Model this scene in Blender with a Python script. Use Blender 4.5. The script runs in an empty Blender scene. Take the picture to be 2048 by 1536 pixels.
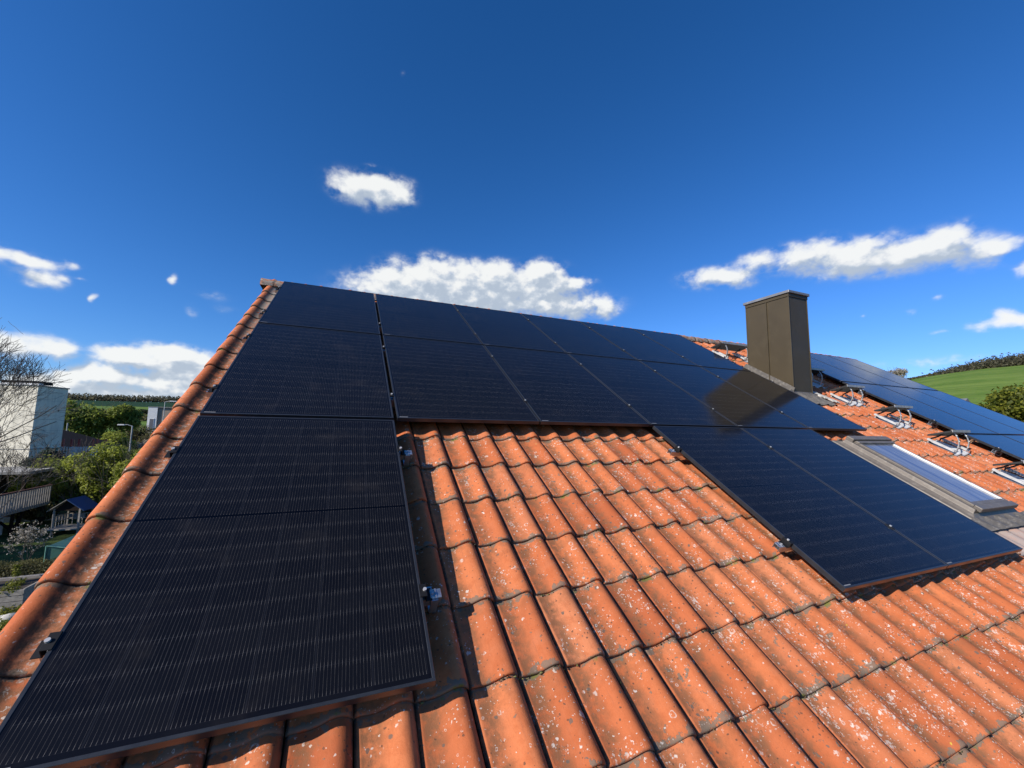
import bpy, math, random
import numpy as np
from mathutils import Matrix, Vector
random.seed(7); RNG = np.random.default_rng(7)
R = math.radians

# ------------------------------------------------------------------ camera, sky, sun, exposure
SLOPE = R(31.324); CS, SN = math.cos(SLOPE), math.sin(SLOPE)
Z0 = 8.91                                   # height of the panel plane's upper edge above the ground
EYE = Vector((0.7747, -6.0401, 6.9993))
cam = bpy.data.cameras.new('camera'); camo = bpy.data.objects.new('camera', cam)
bpy.context.scene.collection.objects.link(camo); bpy.context.scene.camera = camo
cam.sensor_width = 36; cam.lens = 14.3647; cam.clip_start = .05; cam.clip_end = 6000
B = Matrix(((0.92087226, 0.05720858, 0.38564421), (-0.38954444, 0.09494839, 0.91610039), (0.01579251, -0.993837, 0.10972063)))
camo.matrix_world = Matrix.Translation(EYE) @ Matrix((B.col[0], -B.col[1], -B.col[2])).transposed().to_4x4()

SUN = Vector((-1.5, -.435, .93)).normalized()
SUN_EL = math.asin(SUN.z); SUN_AZ = math.atan2(SUN.x, SUN.y)
sc = bpy.context.scene
sc.view_settings.view_transform = 'Standard'; sc.view_settings.look = 'None'
sc.view_settings.gamma = 1; sc.view_settings.exposure = 0.42; sc.view_settings.use_curve_mapping = False
sun = bpy.data.lights.new('sun', 'SUN'); sun.energy = 4.6; sun.angle = R(.5); sun.color = (1, .93, .84)
suno = bpy.data.objects.new('sun', sun); sc.collection.objects.link(suno)
suno.rotation_euler = SUN.to_track_quat('Z', 'Y').to_euler()

CLOUDS = [(0.0406, 0.5181, 0.0886, 0.0327, 1), (-0.0065, 0.5113, 0.046, 0.0247, 1), (0.0546, 0.5341, 0.0553, 0.0248, 1), (0.1028, 0.5181, 0.0379, 0.0236, 1), (0.1989, 0.3633, 0.1153, 0.0404, 1), (0.0897, 0.3324, 0.0859, 0.0332, 1), (0.3138, 0.343, 0.1063, 0.0438, 1), (0.3636, 0.3722, 0.0456, 0.0296, 1), (0.4627, 0.3503, 0.078, 0.0415, 1), (0.475, 0.3787, 0.0429, 0.025, 1), (0.5427, 0.3533, 0.052, 0.016, 0.9), (0.5155, 0.2984, 0.1296, 0.0305, 1), (0.6252, 0.2855, 0.031, 0.0208, 0.8), (0.2403, 0.3067, 0.2295, 0.0395, 1), (0.8657, 0.3385, 0.0628, 0.0208, 1), (0.9099, 0.3237, 0.0531, 0.0204, 0.9), (0.9634, 0.3568, 0.0437, 0.0176, 0.9), (1.0458, 0.3494, 0.0693, 0.0278, 1), (1.1107, 0.3214, 0.0807, 0.0267, 1), (1.1959, 0.3083, 0.0752, 0.0281, 1), (1.2279, 0.3238, 0.0411, 0.0255, 1), (1.268, 0.2876, 0.0454, 0.0201, 1), (1.2977, 0.2954, 0.0224, 0.0134, 0.8), (1.1452, 0.3498, 0.0346, 0.0154, 0.7), (1.3144, 0.2561, 0.0133, 0.0162, 0.9), (1.2753, 0.1747, 0.0257, 0.0102, 0.8), (1.2865, 0.1867, 0.014, 0.01, 0.8), (1.3055, 0.1745, 0.0143, 0.0091, 0.7), (1.2268, 0.2284, 0.0116, 0.0057, 0.45), (1.1189, 0.22, 0.0071, 0.0046, 0.4), (1.1829, 0.2142, 0.0101, 0.0052, 0.3), (1.2168, 0.1722, 0.0117, 0.0042, 0.35), (-0.5125, 0.2506, 0.0358, 0.0148, 0.9), (-0.4818, 0.2505, 0.0232, 0.0092, 0.75), (-0.4741, 0.2265, 0.0271, 0.0132, 0.85), (-0.4476, 0.2561, 0.0134, 0.0072, 0.6), (-0.433, 0.2372, 0.0103, 0.0049, 0.5), (-0.4112, 0.2098, 0.0078, 0.0075, 0.6), (-0.3158, 0.2683, 0.0115, 0.0108, 0.65), (0.1007, 0.7291, 0.0086, 0.007, 0.3), (0.0348, 0.5684, 0.016, 0.0037, 0.25), (-0.2444, 0.2518, 0.0443, 0.0134, 0.22), (-0.2235, 0.2282, 0.0331, 0.0098, 0.18), (-0.2826, 0.2154, 0.0121, 0.0132, 0.25), (-0.4531, 0.121, 0.0258, 0.0161, 1), (-0.4968, 0.117, 0.0291, 0.0184, 1), (-0.3756, 0.1136, 0.0348, 0.0175, 1), (-0.3089, 0.1297, 0.0573, 0.0167, 1), (-0.2968, 0.1151, 0.0693, 0.0207, 1), (-0.2585, 0.1097, 0.0387, 0.0242, 0.9), (-0.4155, 0.081, 0.0436, 0.0134, 0.9), (-0.3292, 0.0772, 0.1102, 0.0183, 0.95), (-0.2683, 0.0883, 0.0456, 0.0231, 1), (-0.4715, 0.0637, 0.0563, 0.0126, 0.8), (-0.3606, 0.0529, 0.1433, 0.0106, 0.8), (-0.4696, 0.0432, 0.0771, 0.0095, 0.7), (-0.419, 0.0243, 0.1509, 0.01, 0.8), (-0.2144, 0.0588, 0.082, 0.02, 0.9), (-0.1207, 0.0962, 0.1112, 0.053, 0.9), (1.1957, 0.128, 0.1039, 0.0103, 0.28),
 (-1.0, .12, .2, .03, .9), (-1.5, .3, .12, .03, .9), (-2.2, .2, .2, .03, .9), (2.7, .15, .2, .03, .9), (-2.9, .4, .12, .03, .9), (-.9, .5, .09, .03, .9)]


class NT:
    """small helper for writing node trees"""
    def __init__(s, tree): s.t = tree
    def n(s, typ, **kw):
        o = s.t.nodes.new(typ)
        for k, v in kw.items():
            if k == 'i':
                for a, b in v.items(): s.set(o.inputs[a], b)
            else: setattr(o, k, v)
        return o
    def set(s, sock, v):
        if isinstance(v, bpy.types.NodeSocket): s.t.links.new(v, sock)
        elif isinstance(v, bpy.types.Node): s.t.links.new(v.outputs[0], sock)
        else: sock.default_value = v
    def m(s, op, a, b=0.0, c=0.0, clamp=False):
        o = s.t.nodes.new('ShaderNodeMath'); o.operation = op; o.use_clamp = clamp
        s.set(o.inputs[0], a); s.set(o.inputs[1], b); s.set(o.inputs[2], c); return o.outputs[0]
    def vm(s, op, a, b=(0, 0, 0), c=(0, 0, 0), out=0):
        o = s.t.nodes.new('ShaderNodeVectorMath'); o.operation = op
        s.set(o.inputs[0], a); s.set(o.inputs[1], b)
        if op == 'MULTIPLY_ADD': s.set(o.inputs[2], c)
        return o.outputs[out]
    def noise(s, vec, scale, detail=3, rough=.5, out='Fac', dist=0):
        o = s.n('ShaderNodeTexNoise'); s.set(o.inputs['Vector'], vec); s.set(o.inputs['Scale'], scale)
        o.inputs['Detail'].default_value = detail; o.inputs['Roughness'].default_value = rough; o.inputs['Distortion'].default_value = dist
        return o.outputs[out]
    def mix(s, f, a, b, mode='MIX'):
        o = s.t.nodes.new('ShaderNodeMix'); o.data_type = 'RGBA'; o.blend_type = mode
        s.set(o.inputs[0], f)
        for k, v in ((6, a), (7, b)):
            s.set(o.inputs[k], v if not isinstance(v, tuple) or len(v) == 4 else (*v, 1))
        return o.outputs[2]
    def ss(s, x, lo, hi, a=0., b=1.):
        o = s.t.nodes.new('ShaderNodeMapRange'); o.interpolation_type = 'SMOOTHSTEP'
        s.set(o.inputs[0], x)
        for k, v in ((1, lo), (2, hi), (3, a), (4, b)): s.set(o.inputs[k], v)
        return o.outputs[0]
    def sep(s, v):
        o = s.n('ShaderNodeSeparateXYZ'); s.set(o.inputs[0], v); return o.outputs
    def comb(s, x, y, z=0.0):
        o = s.n('ShaderNodeCombineXYZ'); s.set(o.inputs[0], x); s.set(o.inputs[1], y); s.set(o.inputs[2], z); return o.outputs[0]
    def ramp(s, f, stops):
        o = s.n('ShaderNodeValToRGB'); s.set(o.inputs[0], f); e = o.color_ramp.elements
        while len(e) < len(stops): e.new(.5)
        for q, (p, c) in zip(e, stops): q.position = p; q.color = (*c, 1)
        return o.outputs[0]


def cloud_group(name, small, detail):
    """cloud density in a direction: a sum of soft ellipses broken up by puffs"""
    g = bpy.data.node_groups.new(name, 'ShaderNodeTree')
    g.interface.new_socket('Dir', in_out='INPUT', socket_type='NodeSocketVector')
    g.interface.new_socket('Value', in_out='OUTPUT', socket_type='NodeSocketFloat')
    q = NT(g); gi = q.n('NodeGroupInput'); go = q.n('NodeGroupOutput')
    x, y, z = q.sep(gi.outputs[0])
    warp = q.noise(gi.outputs[0], 14, 2, .6, 'Color')
    p = q.vm('MULTIPLY_ADD', q.vm('SUBTRACT', warp, (.5, .5, .5)), (.06, .03, 0), q.comb(q.m('ARCTAN2', x, y), q.m('ARCSINE', z), 1.0))
    best = None
    for k_, (a, e, ra, re, am) in enumerate(CLOUDS):
        if not small and ra*re < 3e-4: continue
        am = am/1.5*(1.1 if 4 <= k_ <= 13 else 1.15 if 44 <= k_ <= 58 else .85 if 14 <= k_ <= 24 else .72 if k_ <= 3 else 1)
        f = 1.225/1.05                       # the z component stays 1 and carries the strength of the cloud
        l = q.vm('MULTIPLY_ADD', p, (f/ra, f/re, math.sqrt(max(0, -math.log(am)))), (-a*f/ra, -e*f/re, 0))
        b = q.m('POWER', .36788, q.vm('DOT_PRODUCT', l, l, out=1))
        best = b if best is None else q.m('ADD', best, b)
    best = q.m('MULTIPLY', best, 1.5)
    best = q.m('MINIMUM', best, q.m('MULTIPLY_ADD', best, .25, .75))
    dz = q.vm('MULTIPLY', gi.outputs[0], (1, 1, 1.35))
    vo = q.n('ShaderNodeTexVoronoi', feature='F1', normalize=True, i={'Scale': 24, 'Detail': 2 if small else 1, 'Roughness': .5, 'Lacunarity': 2.4}); q.set(vo.inputs['Vector'], q.vm('MULTIPLY_ADD', q.vm('SUBTRACT', q.noise(dz, 30, 2, .6, 'Color'), (.5, .5, .5)), (.03, .03, .03), dz))
    puff = q.m('SUBTRACT', 1, q.m('MULTIPLY', vo.outputs['Distance'], 1.6))
    n1 = q.noise(dz, 30, detail, .54)
    tex = q.m('ADD', q.m('MULTIPLY', q.m('SUBTRACT', puff, .5), .75), q.m('MULTIPLY', q.m('SUBTRACT', n1, .5), 1.4))
    q.set(go.inputs[0], q.m('ADD', best, q.m('MULTIPLY', tex, q.ss(best, .02, .30))))
    return g

def make_world():
    w = bpy.data.worlds.new('World'); sc.world = w; w.use_nodes = True
    t = w.node_tree; t.nodes.clear(); q = NT(t)
    sky = q.n('ShaderNodeTexSky'); sky.sky_type = 'NISHITA'; sky.sun_disc = False
    sky.sun_elevation = SUN_EL; sky.sun_rotation = SUN_AZ
    sky.altitude = 300; sky.air_density = 1.0; sky.dust_density = .35; sky.ozone_density = 3.0
    tc = q.n('ShaderNodeTexCoord'); dr = q.vm('NORMALIZE', tc.outputs['Generated'])
    hs = q.n('ShaderNodeHueSaturation', i={'Hue': .502, 'Saturation': 1.02, 'Value': 1.0}); gx, gy, gz = q.sep(q.vm('MULTIPLY', q.n('ShaderNodeGamma', i={0: q.vm('MULTIPLY', sky, (.58/8, .93/8, 1.24/8)), 1: 1.12}), (7.45, 7.45, 7.45)))
    q.set(hs.inputs['Color'], q.comb(q.m('POWER', gx, 1.27), q.m('MULTIPLY', gy, 1.0), q.m('MULTIPLY', gz, 1.09)))
    c1 = q.n('ShaderNodeGroup', node_tree=cloud_group('cloud_density', True, 7)); q.set(c1.inputs[0], dr)
    c2 = q.n('ShaderNodeGroup', node_tree=cloud_group('cloud_density_toward_sun', False, 4)); q.set(c2.inputs[0], q.vm('ADD', dr, (-.018, -.004, .022)))
    alpha = q.m('POWER', q.ss(c1.outputs[0], .02, .95), 1.1)
    lit = q.m('SUBTRACT', c1.outputs[0], c2.outputs[0])
    fn = q.noise(dr, 60, 3, .6)
    shade = q.ss(q.m('ADD', lit, q.m('MULTIPLY', q.m('SUBTRACT', fn, .5), .20)), -.24, .55)
    ez = q.sep(dr)[2]
    bright = q.ramp(shade, [(0, (3.7, 4.3, 5.1)), (.4, (4.9, 5.4, 6.0)), (.75, (6.3, 6.5, 6.7)), (1, (7.3, 7.4, 7.3))])
    def bgr(c):
        b = q.n('ShaderNodeBackground', i={'Strength': .096}); q.set(b.inputs[0], c); return b.outputs[0]
    def mixs(f, a, b):
        m = q.n('ShaderNodeMixShader'); q.set(m.inputs[0], f); q.set(m.inputs[1], a); q.set(m.inputs[2], b); return m.outputs[0]
    band = q.m('MULTIPLY', q.m('GREATER_THAN', ez, .0), q.m('LESS_THAN', ez, .70))   # clouds stand only in this band of the sky
    plain = bgr(hs.outputs[0])
    out = q.n('ShaderNodeOutputWorld'); q.set(out.inputs[0], mixs(band, plain, mixs(q.m('MULTIPLY', alpha, .96), plain, bgr(bright))))
make_world()

# ------------------------------------------------------------------ object helpers
COL = sc.collection
WM = {}                                     # world matrix of every object made here
def roof_mat(u, v, h=0.0):
    """frame on the roof: x along the ridge, y up the slope, z out of the roof; origin at (u, v, h)"""
    P = Vector((u, -v*CS - h*SN, Z0 - v*SN + h*CS))
    return Matrix.Translation(P) @ Matrix.Rotation(SLOPE, 4, 'X')
def put(o, M, parent=None):
    COL.objects.link(o); WM[o] = M.copy()
    if parent: o.parent = parent; o.matrix_local = WM[parent].inverted() @ M
    else: o.matrix_world = M
    return o
def tag(o, label=None, cat=None, group=None, kind=None):
    for k, v in (('label', label), ('category', cat), ('group', group), ('kind', kind)):
        if v: o[k] = v
    return o
def empty(name, M, label=None, cat=None, group=None):
    if isinstance(M, (tuple, list, Vector)): M = Matrix.Translation(Vector(M))
    o = bpy.data.objects.new(name, None); o.empty_display_size = .2
    return tag(put(o, M), label, cat, group)
def kids(o): return [c for c in WM if c.parent == o]
def copy_tree(o, M, parent=None):
    rel = M @ WM[o].inverted()
    c = o.copy(); COL.objects.link(c); WM[c] = M.copy(); c.parent = parent
    if parent: c.matrix_parent_inverse = Matrix(); c.matrix_local = WM[parent].inverted() @ M
    else: c.matrix_world = M
    for ch in kids(o): copy_tree(ch, rel @ WM[ch], c)
    return c

class MB:
    def __init__(s): s.v = []; s.f = []
    def quadstrip(s, rings, close=False):
        k = len(s.v); n = len(rings[0])
        for r in rings: s.v += [tuple(p) for p in r]
        for i in range(len(rings)-1):
            for j in range(n if close else n-1):
                a = k+i*n+j; b = k+i*n+(j+1) % n
                s.f.append((a, b, b+n, a+n))
        return k
    def box(s, x0, x1, y0, y1, z0, z1, M=None):
        k = len(s.v); P = [(x, y, z) for z in (z0, z1) for y in (y0, y1) for x in (x0, x1)]
        if M: P = [tuple(M @ Vector(p)) for p in P]
        s.v += P
        s.f += [tuple(k+i for i in q) for q in ((0, 2, 3, 1), (4, 5, 7, 6), (0, 1, 5, 4), (2, 6, 7, 3), (0, 4, 6, 2), (1, 3, 7, 5))]
        return s
    def tube(s, pts, rad, n=8, caps=True):
        pts = [Vector(p) for p in pts]
        if not isinstance(rad, (list, tuple)): rad = [rad]*len(pts)
        rings = []; up = None
        for i, p in enumerate(pts):
            t = (pts[min(i+1, len(pts)-1)]-pts[max(i-1, 0)]).normalized()
            a = t.cross(up) if up is not None and t.cross(up).length > .1 else t.cross(Vector((0, 0, 1)) if abs(t.z) < .9 else Vector((1, 0, 0)))
            a.normalize(); b = t.cross(a); up = b.cross(t) if up is None else up
            up = Vector((0, 0, 1)) if abs(t.z) < .9 else Vector((1, 0, 0))
            rings.append([p+rad[i]*(math.cos(2*math.pi*j/n)*a+math.sin(2*math.pi*j/n)*b) for j in range(n)])
        k = s.quadstrip(rings, True)
        if caps:
            s.f.append(tuple(k+j for j in range(n))[::-1]); s.f.append(tuple(k+(len(rings)-1)*n+j for j in range(n)))
        return s
    def poly_prism(s, pts, d):
        """extrude polygon pts by vector d"""
        k = len(s.v); n = len(pts); d = Vector(d)
        s.v += [tuple(p) for p in pts]+[tuple(Vector(p)+d) for p in pts]
        s.f.append(tuple(range(k, k+n))[::-1]); s.f.append(tuple(range(k+n, k+2*n)))
        for i in range(n):
            j = (i+1) % n; s.f.append((k+i, k+j, k+n+j, k+n+i))
        return s
    def mesh(s, name, mat, smooth=False):
        me = bpy.data.meshes.new(name); me.from_pydata(s.v, [], s.f)
        for m in (mat if isinstance(mat, (list, tuple)) else [mat]): me.materials.append(m)
        if smooth: me.polygons.foreach_set('use_smooth', [True]*len(me.polygons))
        me.update(); return me
    def build(s, name, mat, parent=None, M=None, smooth=False):
        me = s.mesh(name, mat, smooth)
        if M is None: M = WM[parent] if parent else Matrix()
        return put(bpy.data.objects.new(name, me), M, parent)
def bevel(o, w=.004, seg=2):
    m = o.modifiers.new('bevel', 'BEVEL'); m.width = w; m.segments = seg; m.limit_method = 'ANGLE'; m.angle_limit = R(35); return o
def np_mesh(name, V, F, mat):
    """V (n,3), F (m,k) arrays"""
    me = bpy.data.meshes.new(name); k = F.shape[1]
    me.vertices.add(len(V)); me.vertices.foreach_set('co', np.asarray(V, np.float32).ravel())
    me.loops.add(F.size); me.loops.foreach_set('vertex_index', F.astype(np.int32).ravel())
    me.polygons.add(len(F)); me.polygons.foreach_set('loop_start', np.arange(len(F), dtype=np.int32)*k)
    me.update(calc_edges=True); me.materials.append(mat); me.validate(); return me

# ------------------------------------------------------------------ materials
def material(name):
    m = bpy.data.materials.new(name); m.use_nodes = True; t = m.node_tree
    b = t.nodes['Principled BSDF']; return m, NT(t), b
def simple(name, col, rough=.6, metal=0, var=.12, scale=6, bump=0, spec=.5, bscale=40, dirt=None):
    m, q, b = material(name)
    tc = q.n('ShaderNodeTexCoord').outputs['Object']
    n = q.noise(tc, scale, 5, .6)
    c = q.mix(q.ss(n, .3, .7), tuple(x*(1-var) for x in col), tuple(min(1, x*(1+var)) for x in col))
    if dirt:
        c = q.mix(q.m('MULTIPLY', q.ss(q.noise(tc, scale*2.3, 6, .65), .5, .68), dirt[1]), c, dirt[0])
    q.set(b.inputs['Base Color'], c)
    q.set(b.inputs['Roughness'], q.ss(n, .2, .8, rough*.88, min(1, rough*1.12)))
    b.inputs['Metallic'].default_value = metal; b.inputs['Specular IOR Level'].default_value = spec
    if bump:
        bp = q.n('ShaderNodeBump', i={'Strength': bump, 'Distance': .01}); q.set(bp.inputs['Height'], q.noise(tc, bscale, 4, .6)); q.set(b.inputs['Normal'], bp)
    return m

TW, TC = .2035, .34                         # tile cover width and course
U0, V0 = .074, 3.615-14*.34                 # phase of the tile grid: left edge of the first column, nose line
def tile_material(name, verge=False, ridge=False, grey=0.0):
    m, q, b = material(name)
    pos = q.n('ShaderNodeNewGeometry').outputs['Position']
    x, y, z = q.sep(pos)
    v = q.m('SUBTRACT', q.m('MULTIPLY', y, -CS), q.m('MULTIPLY', q.m('SUBTRACT', z, Z0), SN))
    uu = q.m('DIVIDE', q.m('SUBTRACT', x, U0-.004), TW); vv = q.m('DIVIDE', q.m('SUBTRACT', v, V0+.004), TC)
    idv = q.comb(q.m('FLOOR', uu), q.m('FLOOR', vv))
    wn = q.n('ShaderNodeTexWhiteNoise', noise_dimensions='2D'); q.set(wn.inputs['Vector'], idv)
    rnd = wn.outputs['Value']; rc = q.sep(wn.outputs['Color'])
    fu = q.m('FRACT', uu); fv = q.m('FRACT', vv)
    P = pos
    base = q.ramp(rnd, [(0, (.38, .098, .034)), (.2, (.50, .140, .048)), (.45, (.56, .170, .062)), (.7, (.46, .120, .040)), (1, (.54, .185, .078))])
    big = q.noise(P, 5, 6, .6); mid = q.noise(P, 22, 6, .65); fine = q.noise(P, 160, 4, .7)
    base = q.mix(q.m('MULTIPLY', q.ss(mid, .42, .70), .40), base, (.36, .088, .030))
    base = q.mix(q.m('MULTIPLY', q.ss(q.noise(P, 9, 5, .6), .50, .72), .26), base, (.52, .20, .10))
    # grime gathers in the pan of the tile and at its upper end
    pan = q.m('MULTIPLY', q.ss(fu, .02, .12), q.m('SUBTRACT', 1, q.ss(fu, .25, .52)))
    up = q.m('SUBTRACT', 1, q.ss(fv, .02, .38))
    gr = q.m('MULTIPLY', q.ss(mid, .34, .60), q.m('ADD', q.m('MULTIPLY', pan, .95), q.m('MULTIPLY', up, .42), clamp=True))
    base = q.mix(q.m('MULTIPLY', gr, .80), base, (.215, .105, .050))
    base = q.mix(q.m('MULTIPLY', q.ss(fine, .55, .75), .30), base, (.24, .075, .035))
    # rain streaks running down the slope
    st = q.noise(q.comb(q.m('MULTIPLY', x, 70), q.m('MULTIPLY', v, 5), idv), 1, 4, .6)
    base = q.mix(q.m('MULTIPLY', q.ss(st, .52, .75), .28), base, (.28, .10, .05))
    # grey lichen crust near the noses
    nose = q.m('MAXIMUM', q.ss(fv, .86, .985), q.m('SUBTRACT', 1, q.ss(fv, .0, .10)))
    crust = q.m('ADD', q.noise(P, 26, 5, .62), q.m('MULTIPLY', nose, .19))
    crust = q.ss(q.m('ADD', crust, q.m('MULTIPLY', q.m('SUBTRACT', rc[1], .5), .16)), .672, .71)
    dens = q.ss(x, .6, 4.5, .0, 1.) if not (verge or ridge) else .1
    # dark dots
    wp = q.vm('MULTIPLY_ADD', q.noise(P, 60, 3, .5, 'Color'), (.015, .015, .015), P)
    def spots(scale, r0, r1, thr, off):
        vo = q.n('ShaderNodeTexVoronoi', feature='F1', i={'Scale': scale}); q.set(vo.inputs['Vector'], q.vm('ADD', wp, off))
        c = q.sep(vo.outputs['Color'])
        rad = q.m('MULTIPLY_ADD', c[1], r1-r0, r0)
        on = q.m('GREATER_THAN', c[0], thr)
        return q.m('MULTIPLY', q.ss(q.m('SUBTRACT', rad, vo.outputs['Distance']), 0, .05), on), q.m('DIVIDE', vo.outputs['Distance'], rad), c
    patch = q.ss(q.noise(P, 6.5, 5, .65), .36, .72)
    thr1 = q.m('SUBTRACT', q.m('SUBTRACT', 1.0, q.m('MULTIPLY', patch, .50)), q.m('MULTIPLY', dens, .03))
    d1, _, _ = spots(70, .10, .38, q.m('SUBTRACT', thr1, .04), (3.1, 1.7, 5.2))
    base = q.mix(q.m('MULTIPLY', d1, .78), base, (.10, .055, .035))
    d2, _, _ = spots(30, .12, .30, q.m('ADD', thr1, -.05), (9.1, 4.7, 2.2))
    base = q.mix(q.m('MULTIPLY', d2, .80), base, (.115, .098, .078))
    base = q.mix(q.m('MULTIPLY', crust, .80), base, (.155, .135, .10))
    # pale ring-shaped lichens
    patch2 = q.ss(q.noise(q.vm('ADD', P, (7, 3, 1)), 7, 5, .68), .42, .66)
    thr2 = q.m('SUBTRACT', q.m('SUBTRACT', 1.0, q.m('MULTIPLY', patch2, q.m('MULTIPLY_ADD', dens, .47, .15))), q.m('MULTIPLY', pan, q.m('MULTIPLY', patch2, .12)))
    for scl, am in ((50, .85), (88, .8), (140, .7), (28, .6)):
        w1, rel, c = spots(scl, .12, .46, thr2, (scl, 2.2, scl*.3))
        ring = q.m('MAXIMUM', q.ss(rel, .45, .8), q.m('GREATER_THAN', c[2], .55))
        brk = q.ss(q.noise(P, 75, 4, .65), .38, .52)
        base = q.mix(q.m('MULTIPLY', q.m('MULTIPLY', w1, q.m('MULTIPLY', ring, brk)), am, clamp=True), base, (.62, .55, .47))
    yl, _, _ = spots(34, .1, .2, .985, (1, 9, 4))
    base = q.mix(yl, base, (.50, .33, .05))
    # dirt and moss in the joint just under each nose
    jt = q.m('MAXIMUM', q.m('SUBTRACT', 1, q.ss(fv, .0, .022)), q.ss(fv, .978, .996))
    base = q.mix(q.m('MULTIPLY', jt, q.ss(mid, .35, .62, .1, .8)), base, (.17, .13, .09))
    ms = q.m('MULTIPLY', q.m('MAXIMUM', q.m('SUBTRACT', 1, q.ss(fv, .0, .06)), q.ss(fv, .965, .99)), q.ss(q.noise(P, 13, 4, .6), .58, .66))
    base = q.mix(ms, base, (.16, .15, .035))
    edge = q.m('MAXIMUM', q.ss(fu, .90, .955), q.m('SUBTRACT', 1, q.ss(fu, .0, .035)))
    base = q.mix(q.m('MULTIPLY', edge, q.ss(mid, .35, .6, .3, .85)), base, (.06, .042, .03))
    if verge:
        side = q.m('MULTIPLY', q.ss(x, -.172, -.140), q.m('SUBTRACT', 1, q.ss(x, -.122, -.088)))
        base = q.mix(q.m('MULTIPLY', side, q.ss(mid, .32, .56, .25, .90)), base, (.045, .032, .023))  # right flank of the roll: black lichen stain, with the roll's shade painted in
        wl = q.m('MULTIPLY', q.ss(x, -.13, -.10), q.m('SUBTRACT', 1, q.ss(x, -.085, -.05)))
        base = q.mix(q.m('MULTIPLY', wl, q.m('MULTIPLY', q.ss(q.noise(P, 48, 5, .7), .54, .62), .62)), base, (.46, .43, .37))
        base = q.mix(q.m('MULTIPLY', q.ss(v, 2.6, -.2), q.m('MULTIPLY', q.ss(x, -.17, -.12), q.ss(mid, .35, .5))), base, (.30, .27, .22))
    if ridge:
        base = q.mix(q.ss(q.noise(P, 14, 5, .7), .40, .55), base, (.30, .26, .21))
        base = q.mix(q.ss(q.noise(q.vm('ADD', P, (4, 4, 4)), 20, 5, .7), .52, .64), base, (.10, .085, .07))
    if grey:
        base = q.mix(q.ss(q.noise(q.comb(q.m('MULTIPLY', x, 40), q.m('MULTIPLY', v, 8), 0), 1, 4, .6), .3, .6, grey*.75, grey), base, (.30, .27, .245))
    q.set(b.inputs['Base Color'], base)
    q.set(b.inputs['Roughness'], q.ss(mid, .3, .7, .70, .92)); b.inputs['Specular IOR Level'].default_value = .22
    h = q.m('ADD', q.m('MULTIPLY', fine, .5), q.m('ADD', q.m('MULTIPLY', mid, .8), q.m('MULTIPLY', crust, .5)))
    bp = q.n('ShaderNodeBump', i={'Strength': .5, 'Distance': .0035}); q.set(bp.inputs['Height'], h); q.set(b.inputs['Normal'], bp)
    return m
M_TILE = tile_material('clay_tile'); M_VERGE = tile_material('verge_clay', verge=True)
M_RIDGE = tile_material('ridge_clay', ridge=True); M_GREYTILE = tile_material('weathered_tile', grey=.9)

PW, PH = 1.134, 1.757
def pv_glass():
    m, q, b = material('solar_glass')
    x, y, z = q.sep(q.n('ShaderNodeTexCoord').outputs['Object'])
    px_ = (PW-.044)/6; py_ = (PH-.056)/18
    cu = q.m('DIVIDE', q.m('SUBTRACT', x, .022), px_); cv = q.m('DIVIDE', q.m('SUBTRACT', y, .028), py_)
    fu = q.m('FRACT', cu); fv = q.m('FRACT', cv)
    inside = q.m('MULTIPLY', q.m('MULTIPLY', q.m('GREATER_THAN', x, .022), q.m('LESS_THAN', x, PW-.022)), q.m('MULTIPLY', q.m('GREATER_THAN', y, .028), q.m('LESS_THAN', y, PH-.028)))
    gapu = q.m('GREATER_THAN', q.m('ABSOLUTE', q.m('SUBTRACT', fu, .5)), .489)
    gapv = q.m('GREATER_THAN', q.m('ABSOLUTE', q.m('SUBTRACT', fv, .5)), .492)
    midgap = q.m('LESS_THAN', q.m('ABSOLUTE', q.m('SUBTRACT', y, PH/2)), .006)
    rb = q.m('FRACT', q.m('MULTIPLY', fu, 16))
    line = q.m('LESS_THAN', q.m('ABSOLUTE', q.m('SUBTRACT', rb, .5)), .035)
    pad = q.m('FRACT', q.m('MULTIPLY', fv, 1))
    bright = q.ss(q.m('ABSOLUTE', q.m('SUBTRACT', pad, .5)), .30, .46, .35, 1)
    gl = q.noise(q.comb(q.m('MULTIPLY', cu, 16), q.m('MULTIPLY', cv, 1.6)), 1.3, 2, .5)
    bright = q.m('MULTIPLY', bright, q.ss(gl, .3, .7, .5, 1.3))
    sil = q.m('MULTIPLY', q.m('MULTIPLY', line, inside), q.m('SUBTRACT', 1, midgap))
    cell = q.n('ShaderNodeTexWhiteNoise', noise_dimensions='2D'); q.set(cell.inputs['Vector'], q.comb(q.m('FLOOR', cu), q.m('FLOOR', cv)))
    base = q.mix(cell.outputs['Value'], (.0042, .0044, .0058), (.0062, .0064, .0078))
    base = q.mix(q.m('MULTIPLY', q.m('MAXIMUM', gapu, gapv), inside), base, (.012, .0125, .015))
    base = q.mix(midgap, base, (.001, .001, .0015))
    base = q.mix(q.m('MULTIPLY', sil, bright), base, (.14, .13, .12))
    tcw = q.n('ShaderNodeNewGeometry').outputs['Position']
    dust = q.ss(q.noise(tcw, 3.2, 6, .65), .55, .78)
    base = q.mix(q.m('MULTIPLY', dust, .10), base, (.10, .085, .07))
    q.set(b.inputs['Base Color'], base)
    b.inputs['IOR'].default_value = 1.30
    q.set(b.inputs['Roughness'], q.ss(q.noise(tcw, 8, 5, .6), .3, .75, .10, .15))
    b.inputs['Specular Tint'].default_value = (.80, .90, 1, 1)
    return m
M_GLASS = pv_glass()
M_FRAME = simple('black_anodised', (.022, .024, .028), .34, .0, spec=.5, scale=20)
M_ALU = simple('bare_aluminium', (.52, .53, .55), .36, .9, scale=30)
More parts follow.
